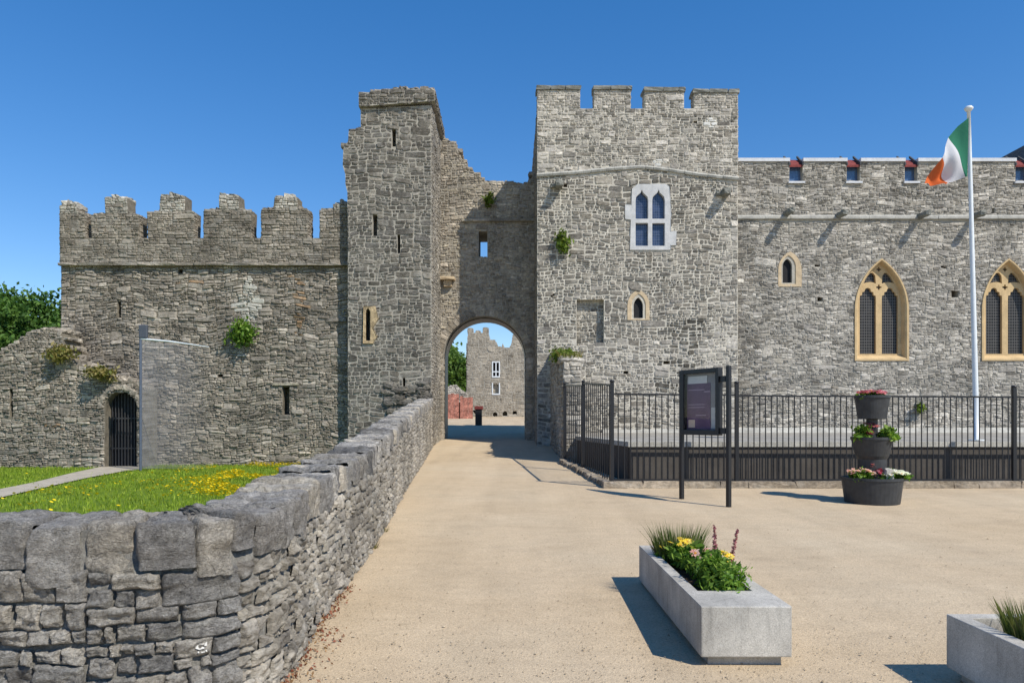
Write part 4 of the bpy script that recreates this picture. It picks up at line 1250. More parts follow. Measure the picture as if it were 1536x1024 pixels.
# coursed-and-cut rubble: big blocks on the front, small irregular stones on the flank
def bcut(s0, s1, z0, z1, zoff, hr, rr_, m, d):
    L_, H_ = s1 - s0, z1 - z0
    hm = R.uniform(*hr)
    if H_ > hm * 1.35 and H_ > hr[0] * 1.45:
        q = z0 + H_ * R.uniform(.34, .66); bcut(s0, s1, z0, q, zoff, hr, rr_, m, d); bcut(s0, s1, q, z1, zoff, hr, rr_, m, d); return
    if L_ > H_ * R.uniform(*rr_) * 1.25:
        q = s0 + L_ * R.uniform(.34, .66); bcut(s0, q, z0, z1, zoff, hr, rr_, m, d); bcut(q, s1, z0, z1, zoff, hr, rr_, m, d); return
    sm = (s0 + s1) / 2; near = pat(sm)[0].y
    nu, nv = (26, 17) if near < 5 else ((15, 10) if near < 7.5 else ((9, 7) if near < 11 else (6, 5)))
    o_ = zoff(sm)
    hd(mb, s0 + .002, s1 - .002, z0 + o_ + .002, z1 + o_ - .002, R.uniform(*d), m, nu, nv, R.uniform(0, 90), R.uniform(-.025, .025))
def bfill(sa, sb, band, seg, hr, rr_, m, d):
    s = sa
    while s < sb - .02:
        e = min(s + R.uniform(*seg), sb)
        if sb - e < seg[0] * .4: e = sb
        sm = (s + e) / 2; slope = (btop(e) - btop(s)) / max(e - s, .1) * .75
        z = prof(pat(sm)[0].y) - .2; zt = btop(sm) - COPE
        while z < zt - .01:
            hb = R.uniform(*band)
            if zt - z - hb < hr[0]: hb = zt - z
            bcut(s, e, z, z + hb, lambda q: slope * (q - sm) + .014 * math.sin(q * 3.1 + z * 5), hr, rr_, m, d)
            z += hb
        s = e
bfill(s_start, s_corner + .02, (.2, .36), (.5, 1.1), (.1, .175), (1.1, 2.8), 1, (.02, .045))
bfill(s_corner + .02, LEN, (.2, .42), (.4, 1.1), (.07, .17), (.9, 2.6), 2, (.008, .04))
# coping: upright slabs wrapped over the wall head
def cope(s0, s1, zt, m, seed, nu, nt):
    k = len(mb.v); ds = s1 - s0
    hf = COPE + R.uniform(-.07, .05)
    prof_len = hf * 2 + TH + .08
    front_out = R.uniform(.004, .05)
    lean = R.uniform(-.05, .05)
    for j in range(nt):
        t = j / (nt - 1) * prof_len
        rc = .07
        if t < hf: w, z = front_out, zt - hf + t
        elif t < hf + TH + .08: w, z = front_out - (t - hf), zt
        else: w, z = front_out - TH - .08, zt - (t - hf - TH - .08)
        # round the two shoulders
        ct = Vector((front_out - TH / 2 - .04, zt - .22)); dv = Vector((w, z)) - ct
        if z > zt - .12:
            lim_ = .31; 
            if dv.length > lim_: dv = dv * (lim_ + (dv.length - lim_) * .62) / dv.length
            w, z = ct.x + dv.x, ct.y + dv.y
        for i in range(nu):
            fu = i / (nu - 1); gu = .5 * (fu + .5 - .5 * math.cos(PI * fu))
            e = min(gu, 1 - gu) * ds; tt = min(1, e / .022); rr = 1 - (1 - tt) ** 1.5
            u = s0 + ds * gu + lean * (z - zt) + 0 * seed
            q = Vector((u * 5 + seed, z * 8, w * 8 + seed)); nz = noise.fractal(q * 1.2, .75, 2.2, 5) * .022 + noise.noise(q * .4) * .022 - abs(noise.noise(q * .9 + Vector((5, 1, 8)))) * .03
            pull = (.045 * (1 - rr)) - nz
            cdir = (Vector((w, z)) - ct); cl = cdir.length or 1
            edge = noise.noise(Vector((z * 12, w * 12, seed + i // (nu - 1)))) * .014
            mb.v.append(bmap(u + edge, z - cdir.y / cl * pull, w - cdir.x / cl * pull))
    for j in range(nt - 1):
        for i in range(nu - 1):
            a = k + j * nu + i; mb.f.append((a, a + 1, a + nu + 1, a + nu)); mb.m.append(m)
s = s_start
while s < LEN - .03:
    near = pat(s)[0].y
    L_ = R.uniform(.11, .36) if near < 9 else R.uniform(.16, .42)
    if LEN - s - L_ < .1: L_ = LEN - s
    nu, nt = (18, 46) if near < 5.2 else ((10, 28) if near < 8 else ((7, 20) if near < 14 else (5, 14)))
    cope(s + .001, s + L_ - .001, btop(s + L_ / 2) + R.uniform(-.03, .018), 3, R.uniform(0, 90), nu, nt)
    s += L_
# plain rubble on the lawn side
stones(mb, [[(s_start, -.3), (LEN, -.3), (LEN, 2.15)] + [(LEN * (20 - k) / 20, max(btop(LEN * (20 - k) / 20) - COPE, .8)) for k in range(1, 18)]], (-.25, 2.1), lambda s, z, w: bmap(s, z, -TH - w + .012), (.1, .18), (1.3, 3), .016, (.01, .05), 2, None, 0)
M['cope_stone'] = stone_mat('boundary_cope_limestone', [(.09, .092, .093, 1), (.17, .168, .16, 1), (.24, .235, .22, 1), (.12, .121, .12, 1), (.3, .28, .235, 1), (.15, .15, .148, 1)], .65, 1.3, 1.5, (.42, .405, .365, 1), gain=1.75, smear=.5, crack=.42)
bwall = mb.build('masonry', [M['near_mortar'], M['near_stone'], M['flank_stone'], M['cope_stone']], bw, smooth=True)

# small white painted mark on one of the blocks, laid onto the stone
bvh = BVHTree.FromPolygons([tuple(v.co) for v in bwall.data.vertices], [tuple(p.vertices) for p in bwall.data.polygons])
sm = min((CUM[i] for i in range(len(PATH)) if CUM[i] > s_start), key=lambda s: abs(pat(s)[0].x / pat(s)[0].y - (318 - CX) / F) + (0 if pat(s)[0].y < 5 else 9))
mk = MB(); off = world_off(bw)
pm, nm = pat(sm); zc = CAMZ + (HY - 958) * pm.y / F
def drape(a, b):
    a, b = a * .8, b * .8
    p = Vector(bmap(sm + a, zc + b, .25)) - off
    h = bvh.ray_cast(p, -nm, 1.0)
    q = (h[0] if h[0] is not None else p - nm * .2) + nm * .008 + off
    return tuple(q)
ang = [math.radians(40 + 280 * k / 14) for k in range(15)]
best = None
for q in range(240):
    a_, b_ = R.uniform(-.09, .09), R.uniform(-.07, .07)
    ds_ = []
    for ka in (-.026, -.01, .01, .024):
        for kb in (-.03, -.01, .01, .026):
            h = bvh.ray_cast(Vector(bmap(sm + a_ + ka, zc + b_ + kb, .25)) - off, -nm, 1.0)
            ds_.append(h[3] if h[0] is not None else .6)
    vv = max(ds_) - min(ds_) + .1 * (abs(a_) + abs(b_))
    if best is None or vv < best[0]: best = (vv, a_, b_)
sm += best[1]; zc += best[2]
for a0, a1 in zip(ang, ang[1:]):
    mk.quad(drape(-.012 + .011 * math.cos(a0), .011 * math.sin(a0)), drape(-.012 + .011 * math.cos(a1), .011 * math.sin(a1)), drape(-.012 + .021 * math.cos(a1), .021 * math.sin(a1)), drape(-.012 + .021 * math.cos(a0), .021 * math.sin(a0)))
mk.quad(drape(.002, -.002), drape(.02, -.004), drape(.02, .026), drape(.004, .016))
for (a, b) in ((-.028, -.03), (-.006, -.034), (.006, -.028)): mk.quad(drape(a, b), drape(a + .008, b + .002), drape(a + .01, b - .008), drape(a + .001, b - .01))
mk.build('painted_mark', M['white_patch'], bw)

# ------------------------------------------------------------------ far courtyard through the arch
YK = 70.0
kp = thing('far_tower_house', (wx(750, YK), YK, 1.9), 'ruined grey tower house with white framed windows seen through the gate arch', 'tower')
outK = poly([(700, 640), (850, 640), (850, 518), (800, 515), (786, 509), (777, 500), (769, 502), (767, 516), (764, 521), (757, 521), (754, 515), (752, 521), (748, 521), (745, 513), (738, 509), (734, 511), (733, 499), (722, 499), (715, 499), (709, 499), (703, 499), (701, 505), (701, 530)], YK)
hK = [prect(738, 750, 542, 566, YK), prect(738, 750, 574, 592, YK)] + [roundarch(wx(c, YK), wz(b, YK), wx(c + r_, YK) - wx(c, YK), .22, 8) for c, b, r_ in ((742.5, 624.6, 3.3), (757.5, 623.4, 3.6), (772, 622, 3.2))]
mp = front(YK); mb = MB()
mb.plate([outK] + hK, 0, -1, mp, 0); mb.plate([outK], -1, -9, mp, 0)
stones(mb, [outK] + hK, (1.5, 11), mp, (.16, .34), (1.3, 3), .03, (.005, .03), 1, None, .04)
stones(mb, [rect(YK, YK + 9, 1.5, 9)], (1.5, 9), leftside(wx(700, YK)), (.2, .36), (1.3, 3), .03, (.01, .07), 1, None, .04)
caps(mb, poly([(701, 498), (710, 498)], YK), YK, YK + .9, 1, (.4, .7), (.4, .7), R, .1)
caps(mb, poly([(713, 499.5), (721, 499.5)], YK), YK, YK + .9, 1, (.3, .5), (.4, .7), R, .1)
caps(mb, poly([(724, 498), (733, 498)], YK), YK, YK + .9, 1, (.4, .7), (.4, .7), R, .1)
mb.build('masonry', [M['hall_mortar'], M['far_stone']], kp)
def kwin(px0, px1, py0, py1, mull):
    mb = MB(); o_ = prect(px0, px1, py0, py1, YK); b_ = bbox(o_); t_ = .1
    mb.box(b_[0], b_[0] + t_, YK - .05, YK + .2, b_[2], b_[3]); mb.box(b_[1] - t_, b_[1], YK - .05, YK + .2, b_[2], b_[3])
    mb.box(b_[0] + t_, b_[1] - t_, YK - .06, YK + .2, b_[2], b_[2] + t_ * 1.3)
    if mull:
        mb.box(b_[0] + t_, b_[1] - t_, YK - .04, YK + .2, b_[3] - t_, b_[3]); c_ = (b_[0] + b_[1]) / 2
        mb.box(c_ - .05, c_ + .05, YK - .03, YK + .2, b_[2] + t_ * 1.3, b_[3] - t_); mb.box(b_[0] + t_, b_[1] - t_, YK - .035, YK + .19, b_[2] + .5, b_[2] + .6)
    w_ = mb.build('window', M['white_metal'], kp)
    mb = MB(); mb.box(b_[0], b_[1], YK + .3, YK + .34, b_[2], b_[3]); mb.build('pane', M['dark'] if mull else M['gate_stone'], w_)
kwin(738, 750, 542, 566, True); kwin(738, 750, 574, 592, False)
fw = thing('far_ruin_wall', (wx(688, 66), 66, 1.9), 'low grey broken wall behind the red hoarding seen through the arch', 'stone wall')
mb = MB(); o_ = poly([(640, 640), (701.5, 640), (701.5, 590), (695, 586), (690, 583), (684, 577), (676, 578), (668, 582), (640, 580)], 66)
mb.plate([o_], 0, -1, front(66)); stones(mb, [o_], (1.5, 6), front(66), (.15, .3), (1.3, 3), .03, (.01, .08), 0, None, .03)
mb.build('masonry', M['hall_stone'], fw)
hd_ = thing('hoarding', (wx(690, 62), 62, prof(62)), 'weathered red hoarding with a dark gap, far behind the gate arch', 'hoarding')
zb = prof(62)
for a, b, t_ in ((664, 683.5, 590), (690, 708, 595)):
    mb = MB(); x = wx(a, 62)
    while x < wx(b, 62) - .05:
        d = R.uniform(.28, .42); mb.box(x, x + d - .015, 62 + R.uniform(0, .04), 62.1, zb - .1 + R.uniform(0, .1), wz(t_, 62) + R.uniform(-.1, .1)); x += d
    mb.build('panel', M['wood_red'], hd_)
mb = MB(); mb.box(wx(664, 62), wx(708, 62), 62.15, 62.25, zb + .3, zb + .45); mb.box(wx(684, 62), wx(690, 62), 62.3, 62.4, zb, zb + 1.4); mb.build('back_frame', M['dark'], hd_)
bx, by, bz = G(718, 637.6); 
bn = thing('litter_bin', (bx, by, bz), 'dark post bin with red top out in the sunny courtyard', 'bin')
hb = 23.5 * by / F
mb = MB(); w_ = 5 * by / F
mb.box(bx - w_, bx + w_, by - w_, by + w_, bz - .02, bz + hb); mb.build('body', M['iron'], bn, bevel=.03)
mb = MB(); mb.box(bx - w_ * 1.2, bx + w_ * 1.3, by - w_ * 1.2, by + w_ * 1.2, bz + hb + .002, bz + hb * 1.22); mb.build('lid', M['red_tile'], bn, bevel=.03)
mb = MB(); mb.add([(bx - w_ - .002, by, bz + hb * .7), (bx - w_ * 1.9, by - .05, bz + hb * .95), (bx - w_ - .002, by, bz + hb * .97), (bx - w_ - .002, by + .1, bz + hb * .7), (bx - w_ * 1.9, by + .05, bz + hb * .95), (bx - w_ - .002, by + .1, bz + hb * .97)], [(0, 1, 2), (3, 5, 4), (0, 3, 4, 1), (1, 4, 5, 2)]); mb.build('flap', M['iron'], bn)
tree('far_tree', (wx(682, 88), 88, 2), (wx(678, 88), 88, 6.7), (2.6, 2.5, 3.3), 130, 60, .3, M['leaf_mid'], 'green tree seen through the gate arch beside the ruined tower house', 'trees beyond the far courtyard', spread=.45)
tree('far_tree', (wx(652, 95), 95, 2), (wx(655, 95), 95, 8.6), (3.2, 3, 3.6), 90, 50, .34, M['leaf_mid'], 'taller green tree mostly hidden by the left jamb of the arch', 'trees beyond the far courtyard', spread=.5)

# ------------------------------------------------------------------ plants growing on the masonry
wall_plant((wx(367, 28), 27.93, wz(500, 28)), (.5, .3, .45), 900, M['leaf_fresh'], 'bright green bush rooted in the castle wall below the pale patch', .08)
wall_plant((wx(96, 26.6), 26.5, wz(533, 26.6)), (.5, .3, .32), 500, M['leaf_dry'], 'yellow-green plant on the ruined wall step beside the castle wall corner', .08)
wall_plant((wx(155, 26.6), 26.5, wz(560, 26.6)), (.5, .3, .28), 450, M['leaf_dry'], 'yellow-green plant growing just above the arched doorway', .08)
wall_plant((wx(845, 28), 27.95, wz(366, 28)), (.27, .2, .36), 420, M['leaf_wall'], 'small green plant growing on the tower wall at upper left', .07)
wall_plant((wx(734, 31), 30.9, wz(302, 31)), (.22, .2, .28), 160, M['leaf_wall'], 'small plant high on the gate wall above the slit', .08)
wall_plant((wx(1378, 28), 28.0, wz(612, 28)), (.2, .15, .25), 140, M['leaf_wall'], 'little weed at the chapel wall foot behind the railings', .07)
t = thing('grass_tuft', (1.75, 22, 3.4), 'green and rusty grasses sprouting on top of the stub wall', 'plant')
P = np.stack([NR.uniform(1.45, 2.05, 700), NR.uniform(21.35, 27.5, 700), np.zeros(700)], 1); P[:, 2] = np.interp(P[:, 1], [21.3, 22.2, 23.5, 25, 28], [zf, 3.4, 3.5, 3.75, zk])
v, f = blades(P, NR.uniform(.1, .38, 700), np.full(700, .012), .8); np_mesh('blades', v, f, M['leaf_dry'], t)
C = clump_points((1.6, 23.2, 3.62), (.3, 1.0, .14), 24, 26, (.1, .2, .07)); v, f = leaf_quads(C, .07); np_mesh('foliage', v, f, M['leaf_wall'], t)

# ------------------------------------------------------------------ banner by the arched door
bxp, byp = LG(211, 706)
bn = thing('banner_pole', (bxp, byp, LAWNZ), 'tall thin dark pole with capped top standing by the arched door', 'pole')
zt = wz(508, byp)
mb = MB(); mb.tube([(bxp, byp, LAWNZ - .05), (bxp, byp, zt)], [.045, .045], 10); mb.build('post', plain_mat('blue_grey_metal', (.09, .11, .15, 1), .4), bn)
mb = MB(); mb.box(bxp - .05, bxp + .24, byp - .06, byp + .06, zt + .02, wz(487, byp)); mb.build('cap', plain_mat('slate_blue_cap', (.07, .08, .1, 1), .6), bn, bevel=.03)
mb = MB(); mb.tube([(bxp, byp, zt), (bxp + 1.0, byp, wz(512, byp)), (bxp + 2.3, byp + .05, wz(520, byp))], [.035, .03, .012], 8); mb.build('arm', M['white_metal'], bn)
t = NT('sheer_grey_mesh'); v_ = t.coord((.6, 1, 3.4)); nz = t.noise(v_, 3.2, 5, .6)
tc = t.n('ShaderNodeTexCoord'); sp_ = t.n('ShaderNodeSeparateXYZ'); t.l(tc.outputs['Object'], sp_.inputs[0])
mr = t.n('ShaderNodeMapRange'); t.l(sp_.outputs['X'], mr.inputs[0]); mr.inputs[1].default_value = 0; mr.inputs[2].default_value = 2.6; mr.inputs[3].default_value = .5; mr.inputs[4].default_value = .0
c = t.ramp(nz, [(.35, (.16, .16, .17, 1)), (.65, (.38, .37, .38, 1))])
df = t.n('ShaderNodeBsdfDiffuse'); t.l(c, df.inputs[0]); tp = t.n('ShaderNodeBsdfTransparent'); mx = t.n('ShaderNodeMixShader')
t.l(mr.outputs[0], mx.inputs[0]); t.l(tp.outputs[0], mx.inputs[1]); t.l(df.outputs[0], mx.inputs[2]); t.l(mx.outputs[0], t.out.inputs[0])
V = []; Fq = []
nu, nv_ = 22, 14
for j in range(nv_):
    for i in range(nu):
        fu, fv = i / (nu - 1), j / (nv_ - 1)
        V.append((bxp + .05 + 2.5 * fu, byp + .05 * math.sin(fu * 9 + fv * 2) * fu, (wz(511, byp) - .28 * fu) * fv + (LAWNZ + .08) * (1 - fv)))
for j in range(nv_ - 1):
    for i in range(nu - 1): a = j * nu + i; Fq.append((a, a + 1, a + nu + 1, a + nu))
bo = thing('banner', (bxp, byp - .001, LAWNZ), 'sheer grey mesh banner hanging beside the arched door', 'banner')
np_mesh('cloth', V, Fq, t.m, bo, True)

# ------------------------------------------------------------------ notice board
lx_, ly_, lz_ = G(1022.5, 748); rx_, ry_, rz_ = G(1093, 760)
nbd = thing('notice_board', (lx_, ly_, lz_), 'black glazed notice board on two posts with purple poster', 'notice board')
zt = 2.5
A_, B_ = Vector((lx_, ly_, 0)), Vector((rx_, ry_, 0)); D_ = (B_ - A_).normalized(); N_ = Vector((D_.y, -D_.x, 0))
if N_.y > 0: N_ = -N_
def nbm(u, v, w): p = A_ + D_ * u + N_ * w; return (p.x, p.y, v)
Ln = (B_ - A_).length
def nbox(mb, u0, u1, v0, v1, w0, w1):
    vs = [nbm(u, v, w) for v in (v0, v1) for w in (w0, w1) for u in (u0, u1)]
    mb.add(vs, [(0, 2, 3, 1), (4, 5, 7, 6), (0, 1, 5, 4), (2, 6, 7, 3), (0, 4, 6, 2), (1, 3, 7, 5)])
for u in (0, Ln):
    mb = MB(); nbox(mb, u - .034, u + .034, prof(12.5) - .15, zt + (.0 if u == 0 else .02), -.034, .034); mb.build('post', M['iron'], nbd, bevel=.006)
vb, vt = 1.34, 2.5; u0, u1 = .036, Ln * .84
mb = MB()
nbox(mb, u0, u0 + .07, vb, vt, -.05, .06); nbox(mb, u1 - .07, u1, vb, vt, -.05, .06); nbox(mb, u0 + .07, u1 - .07, vt - .08, vt, -.05, .06); nbox(mb, u0 + .07, u1 - .07, vb, vb + .09, -.05, .06)
fr = mb.build('frame', M['iron'], nbd, bevel=.006)
mb = MB()
for v in (vt - .25, vb + .03): nbox(mb, u1 + .001, Ln - .046, v, v + .1, -.03, .03)
mb.build('bracket', M['iron'], nbd)
mb = MB(); nbox(mb, u0 + .07, u1 - .07, vb + .09, vt - .08, -.045, -.03); mb.build('backboard', rough_mat('pale_backing', (.2, .2, .215, 1), .1), nbd)
mb = MB(); nbox(mb, u0 + .08, u1 - .26, vb + .1, vt - .25, -.027, -.022); ps = mb.build('poster', plain_mat('purple_paper', (.105, .06, .115, 1), .6, 0, .2, .2, 5), nbd)
mb = MB()
for v in (1.82, 1.87, 2.13): nbox(mb, u0 + .12, u1 - .4, v, v + .014, -.021, -.018)
nbox(mb, u0 + .5, u0 + .65, 2.09, 2.11, -.021, -.018); nbox(mb, u0 + .3, u0 + .55, 1.68, 1.695, -.021, -.018)
mb.build('rule', rough_mat('lilac_ink', (.3, .22, .3, 1), .1), ps)
mb = MB(); nbox(mb, u0 + .12, u0 + .28, vb + .13, vb + .27, -.021, -.017); mb.build('note', rough_mat('cream_paper', (.55, .42, .33, 1), .1), ps)
mb = MB(); nbox(mb, u1 - .24, u1 - .09, vb + .12, vb + .48, -.027, -.02); mb.build('leaflet', rough_mat('grey_paper', (.4, .42, .42, 1), .1), nbd)
mb = MB(); nbox(mb, u0 + .11, u1 - .34, vt - .25, vt - .12, -.027, -.02); mb.build('heading_sheet', rough_mat('white_paper', (.5, .52, .52, 1), .1), nbd)
gm = NT('clear_glass'); tpn = gm.n('ShaderNodeBsdfTransparent'); gl = gm.n('ShaderNodeBsdfGlossy'); gl.inputs['Roughness'].default_value = .02
frn = gm.n('ShaderNodeFresnel'); frn.inputs[0].default_value = 1.5; mx = gm.n('ShaderNodeMixShader'); mx.inputs[0].default_value = .015; gm.l(tpn.outputs[0], mx.inputs[1]); gm.l(gl.outputs[0], mx.inputs[2]); gm.l(mx.outputs[0], gm.out.inputs[0])
mb = MB(); nbox(mb, u0 + .07, u1 - .07, vb + .09, vt - .08, .04, .045); mb.build('glass', gm.m, nbd)

# ------------------------------------------------------------------ flagpole and flag
YFP = 16.6
fp = thing('flagpole', (wx(1465, YFP), YFP, TERZ), 'tall white flagpole with ball finial standing behind the railings', 'flagpole')
pb = Vector((wx(1465, YFP), YFP, TERZ)); pt_ = Vector((wx(1453, YFP), YFP, wz(166, YFP)))
mb = MB(); nseg = 8
mb.tube([pb.lerp(pt_, k / nseg) for k in range(nseg + 1)], [.064 - .026 * k / nseg for k in range(nseg + 1)], 16)
mb.build('pole', M['white_metal'], fp, True)
mb = MB(); mb.lathe(pt_.x, pt_.y, [(0, pt_.z - .02), (.06, pt_.z - .01), (.09, pt_.z + .03), (.095, pt_.z + .055), (.065, pt_.z + .09), (0, pt_.z + .11)], 18); mb.build('finial', M['white_metal'], fp, True)
mb = MB(); mb.lathe(pb.x, pb.y, [(.0, TERZ + .04), (.16, TERZ + .04), (.16, TERZ + .013), (0, TERZ + .013)], 18); mb.build('base_plate', M['white_metal'], fp)
fl = thing('flag', (wx(1450, YFP), YFP, wz(225, YFP)), 'green white and orange flag drooping from the flagpole', 'flag')
TOPC = [(1451, 178), (1436, 190), (1420, 208), (1411, 226), (1403, 243), (1392, 261), (1380, 279)]
BOTC = [(1449, 266), (1444, 268), (1441, 269), (1428, 274), (1417, 277), (1410, 281), (1402, 284)]
fm = MB(); nu, nv_ = 30, 14
for j in range(nv_ + 1):
    for i in range(nu + 1):
        fu, fv = i / nu, j / nv_
        def cv(Cc):
            q = fu * (len(Cc) - 1); k = min(int(q), len(Cc) - 2); r_ = q - k
            return Vector((Cc[k][0] * (1 - r_) + Cc[k + 1][0] * r_, Cc[k][1] * (1 - r_) + Cc[k + 1][1] * r_))
        p = cv(TOPC).lerp(cv(BOTC), fv)
        yy = YFP - .05 - .18 * fu + .11 * math.sin(fu * 8 + fv * 3.0) * min(1, fu * 3) + .07 * math.sin(fu * 17 - fv * 5) * fu + .05 * math.sin(fv * 9 + fu * 3)*fu
        fm.v.append((wx(p.x, YFP), yy, wz(p.y, YFP)))
for j in range(nv_):
    for i in range(nu):
        a = j * (nu + 1) + i; fm.f.append((a, a + 1, a + nu + 2, a + nu + 1)); fm.m.append(0 if i < nu / 3 else (1 if i < 2 * nu / 3 else 2))
def cloth(name, col):
    t = NT(name); d = t.n('ShaderNodeBsdfDiffuse'); d.inputs[0].default_value = col; tr = t.n('ShaderNodeBsdfTranslucent'); tr.inputs[0].default_value = col
    v = t.coord(); b_ = t.bump(t.noise(v, 8, 4, .6), .3, .03); t.l(b_, d.inputs['Normal'])
    m = t.n('ShaderNodeMixShader'); m.inputs[0].default_value = .35; t.l(d.outputs[0], m.inputs[1]); t.l(tr.outputs[0], m.inputs[2]); t.l(m.outputs[0], t.out.inputs[0]); return t.m
fm.build('cloth', [cloth('flag_green', (.045, .19, .12, 1)), cloth('flag_white', (.72, .72, .74, 1)), cloth('flag_orange', (.7, .16, .05, 1))], fl, True)

# ------------------------------------------------------------------ concrete planters
def trough(x0_, x1_, y0_, y1_, zt, zb, hx0_, hx1_, hy0_, hy1_, label):
    t = thing('concrete_planter', ((x0_ + x1_) / 2, (y0_ + y1_) / 2, 0), label, 'planter', 'concrete trough planters in the yard')
    mb = MB(); o = [(x0_, y0_), (x1_, y0_), (x1_, y1_), (x0_, y1_)]; i = [(hx0_, hy0_), (hx1_, hy0_), (hx1_, hy1_), (hx0_, hy1_)]
    v = [(*p, zb) for p in o] + [(*p, zt) for p in o] + [(*p, zt) for p in i] + [(*p, zt - .2) for p in i]
    f = [(3, 2, 1, 0), (15, 14, 13, 12)]
    f = [(3, 2, 1, 0), (12, 13, 14, 15)]
    for k in range(4):
        n = (k + 1) % 4; f += [(k, n, 4 + n, 4 + k), (4 + k, 4 + n, 8 + n, 8 + k), (8 + k, 8 + n, 12 + n, 12 + k)]
    mb.add(v, f); mb.build('trough', M['concrete'], t, bevel=.008)
    mb = MB(); mb.box(x0_ + .06, x1_ - .05, y0_ + .06, y1_ - .06, -.03, zb + .002); mb.build('plinth', M['concrete'], t)
    V = []; Fq = []; nx, ny = 10, 30
    for j in range(ny):
        for k in range(nx):
            V.append((hx0_ + (hx1_ - hx0_) * k / (nx - 1), hy0_ + (hy1_ - hy0_) * j / (ny - 1), zt - .075 + .03 * noise.fractal(Vector((k * .9, j * .7, x0_)), 1, 2, 3)))
    for j in range(ny - 1):
        for k in range(nx - 1): a = j * nx + k; Fq.append((a, a + 1, a + nx + 1, a + nx))
    np_mesh('soil', V, Fq, M['soil'], t, True)
    return t
ZP = .395
trough(1.225, 1.815, 4.75, 7.07, ZP, .065, 1.315, 1.70, 5.2, 6.97, 'pale concrete trough planter with yellow flowers and pink spikes')
trough(2.705, 3.295, 2.25, 4.57, ZP, .065, 2.80, 3.19, 2.6, 4.47, 'pale concrete trough planter cut by the right frame edge')
M['bladegreen'] = leaf_mat('ornamental_grass', [(.06, .1, .025, 1), (.1, .15, .04, 1), (.15, .19, .06, 1), (.24, .23, .1, 1)], .3)
M['yellow'] = leaf_mat('yellow_petal', [(.75, .5, .02, 1), (.85, .62, .05, 1), (.8, .66, .2, 1)], .2)
M['pinkish'] = leaf_mat('salmon_petal', [(.6, .25, .2, 1), (.7, .4, .33, 1), (.75, .55, .45, 1)], .2)
M['spike'] = leaf_mat('dusky_pink_floret', [(.32, .11, .14, 1), (.44, .18, .2, 1), (.54, .28, .28, 1)], .2)
M['red_fl'] = leaf_mat('red_petal', [(.32, .03, .06, 1), (.45, .1, .13, 1), (.55, .22, .24, 1)], .2)
M['white_fl'] = leaf_mat('white_petal', [(.7, .7, .6, 1), (.8, .8, .74, 1), (.65, .68, .5, 1)], .2)

def grass_plant(c, r, h, n, label, mat=None, name='ornamental_grass', lean=.55):
    t = thing(name, c, label, 'plant', {'weed': 'weeds along the boundary wall foot', 'ornamental_grass': 'grasses in the concrete planters'}.get(name))
    a = NR.uniform(0, 2 * PI, n); q = np.sqrt(NR.random(n)) * r
    P = np.stack([c[0] + q * np.cos(a), c[1] + q * np.sin(a), np.full(n, c[2] - .02)], 1)
    hh = h * NR.uniform(.45, 1.05, n)
    out = np.stack([np.cos(a), np.sin(a), np.zeros(n)], 1) * (hh * lean * (q / r) * NR.uniform(.3, 1.1, n))[:, None]
    sd = NR.uniform(0, 2 * PI, n); side = np.stack([np.cos(sd), np.sin(sd), np.zeros(n)], 1) * .0022
    up = np.stack([np.zeros(n), np.zeros(n), hh], 1)
    v = np.stack([P - side, P + side, P + up * .6 + out * .4 + side, P + up + out, P + up * .6 + out * .4 - side], 1).reshape(-1, 3)
    i = np.arange(n)[:, None] * 5
    np_mesh('blades', v, np.concatenate([i, i + 1, i + 2, i + 3, i + 4], 1), mat or M['bladegreen'], t)
    return t
def daisy(mb, c, r, tilt, m=0, n=10):
    z = Vector((tilt[0], tilt[1], 1)).normalized(); x = z.cross(Vector((0, 1, 0))).normalized(); y = z.cross(x); c = Vector(c)
    for k in range(n):
        a = 2 * PI * k / n; d = x * math.cos(a) + y * math.sin(a); s = d.cross(z)
        r_ = r * R.uniform(.85, 1.1)
        mb.quad(tuple(c + d * r * .15), tuple(c + d * r_ * .65 + s * r * .22 + z * r * .18), tuple(c + d * r_ + z * r * .12), tuple(c + d * r_ * .65 - s * r * .22 + z * r * .18), m)
    k = len(mb.v); mb.v += [tuple(c + (x * math.cos(2 * PI * j / 8) + y * math.sin(2 * PI * j / 8)) * r * .22 + z * r * .08) for j in range(8)]; mb.f.append(tuple(range(k, k + 8))); mb.m.append(1)
M['disc'] = plain_mat('orange_flower_disc', (.5, .2, .02, 1), .8)
def bush(c, radii, n, leaf, mat, label, name='green_plant', flowers=None, nflow=0, fm_=None, fr=.03, cat='plant', group=None):
    group = group or {'bedding_plant': 'bedding plants in the tiered pots', 'daisy_plant': 'daisy plants in the concrete planter', 'green_bush': 'leafy plants in the concrete planters'}.get(name)
    t = thing(name, c, label, cat, group)
    C = clump_points((c[0], c[1], c[2] + radii[2] * .75), radii, max(n // 25, 4), 25, (radii[0] * .2, radii[1] * .2, radii[2] * .2), shell=.25)
    C[:, 2] = np.maximum(C[:, 2], c[2] - .02)
    v, f = leaf_quads(C, leaf, 2.6); np_mesh('foliage', v, f, mat, t)
    for k in range(nflow):
        mb = MB(); a = R.uniform(0, 2 * PI); q = math.sqrt(R.random())
        p = (c[0] + radii[0] * q * math.cos(a), c[1] + radii[1] * q * math.sin(a), c[2] + radii[2] * (1.1 + .75 * math.sqrt(max(0, 1 - q * q)) * R.uniform(.7, 1.1)))
        daisy(mb, p, fr * R.uniform(.8, 1.2), (R.uniform(-.5, .5), R.uniform(-.9, .1)))
        mb.build('flower', [fm_ or flowers, M['disc']], t)
    return t
sz_ = ZP - .07
def onz(px, py, z):
    Y = (CAMZ - z) * F / (py - HY); return (wx(px, Y), Y, z)
grass_plant((1.50, 6.58, sz_), .19, .38, 800, 'spiky green grass clump at the back of the concrete planter')
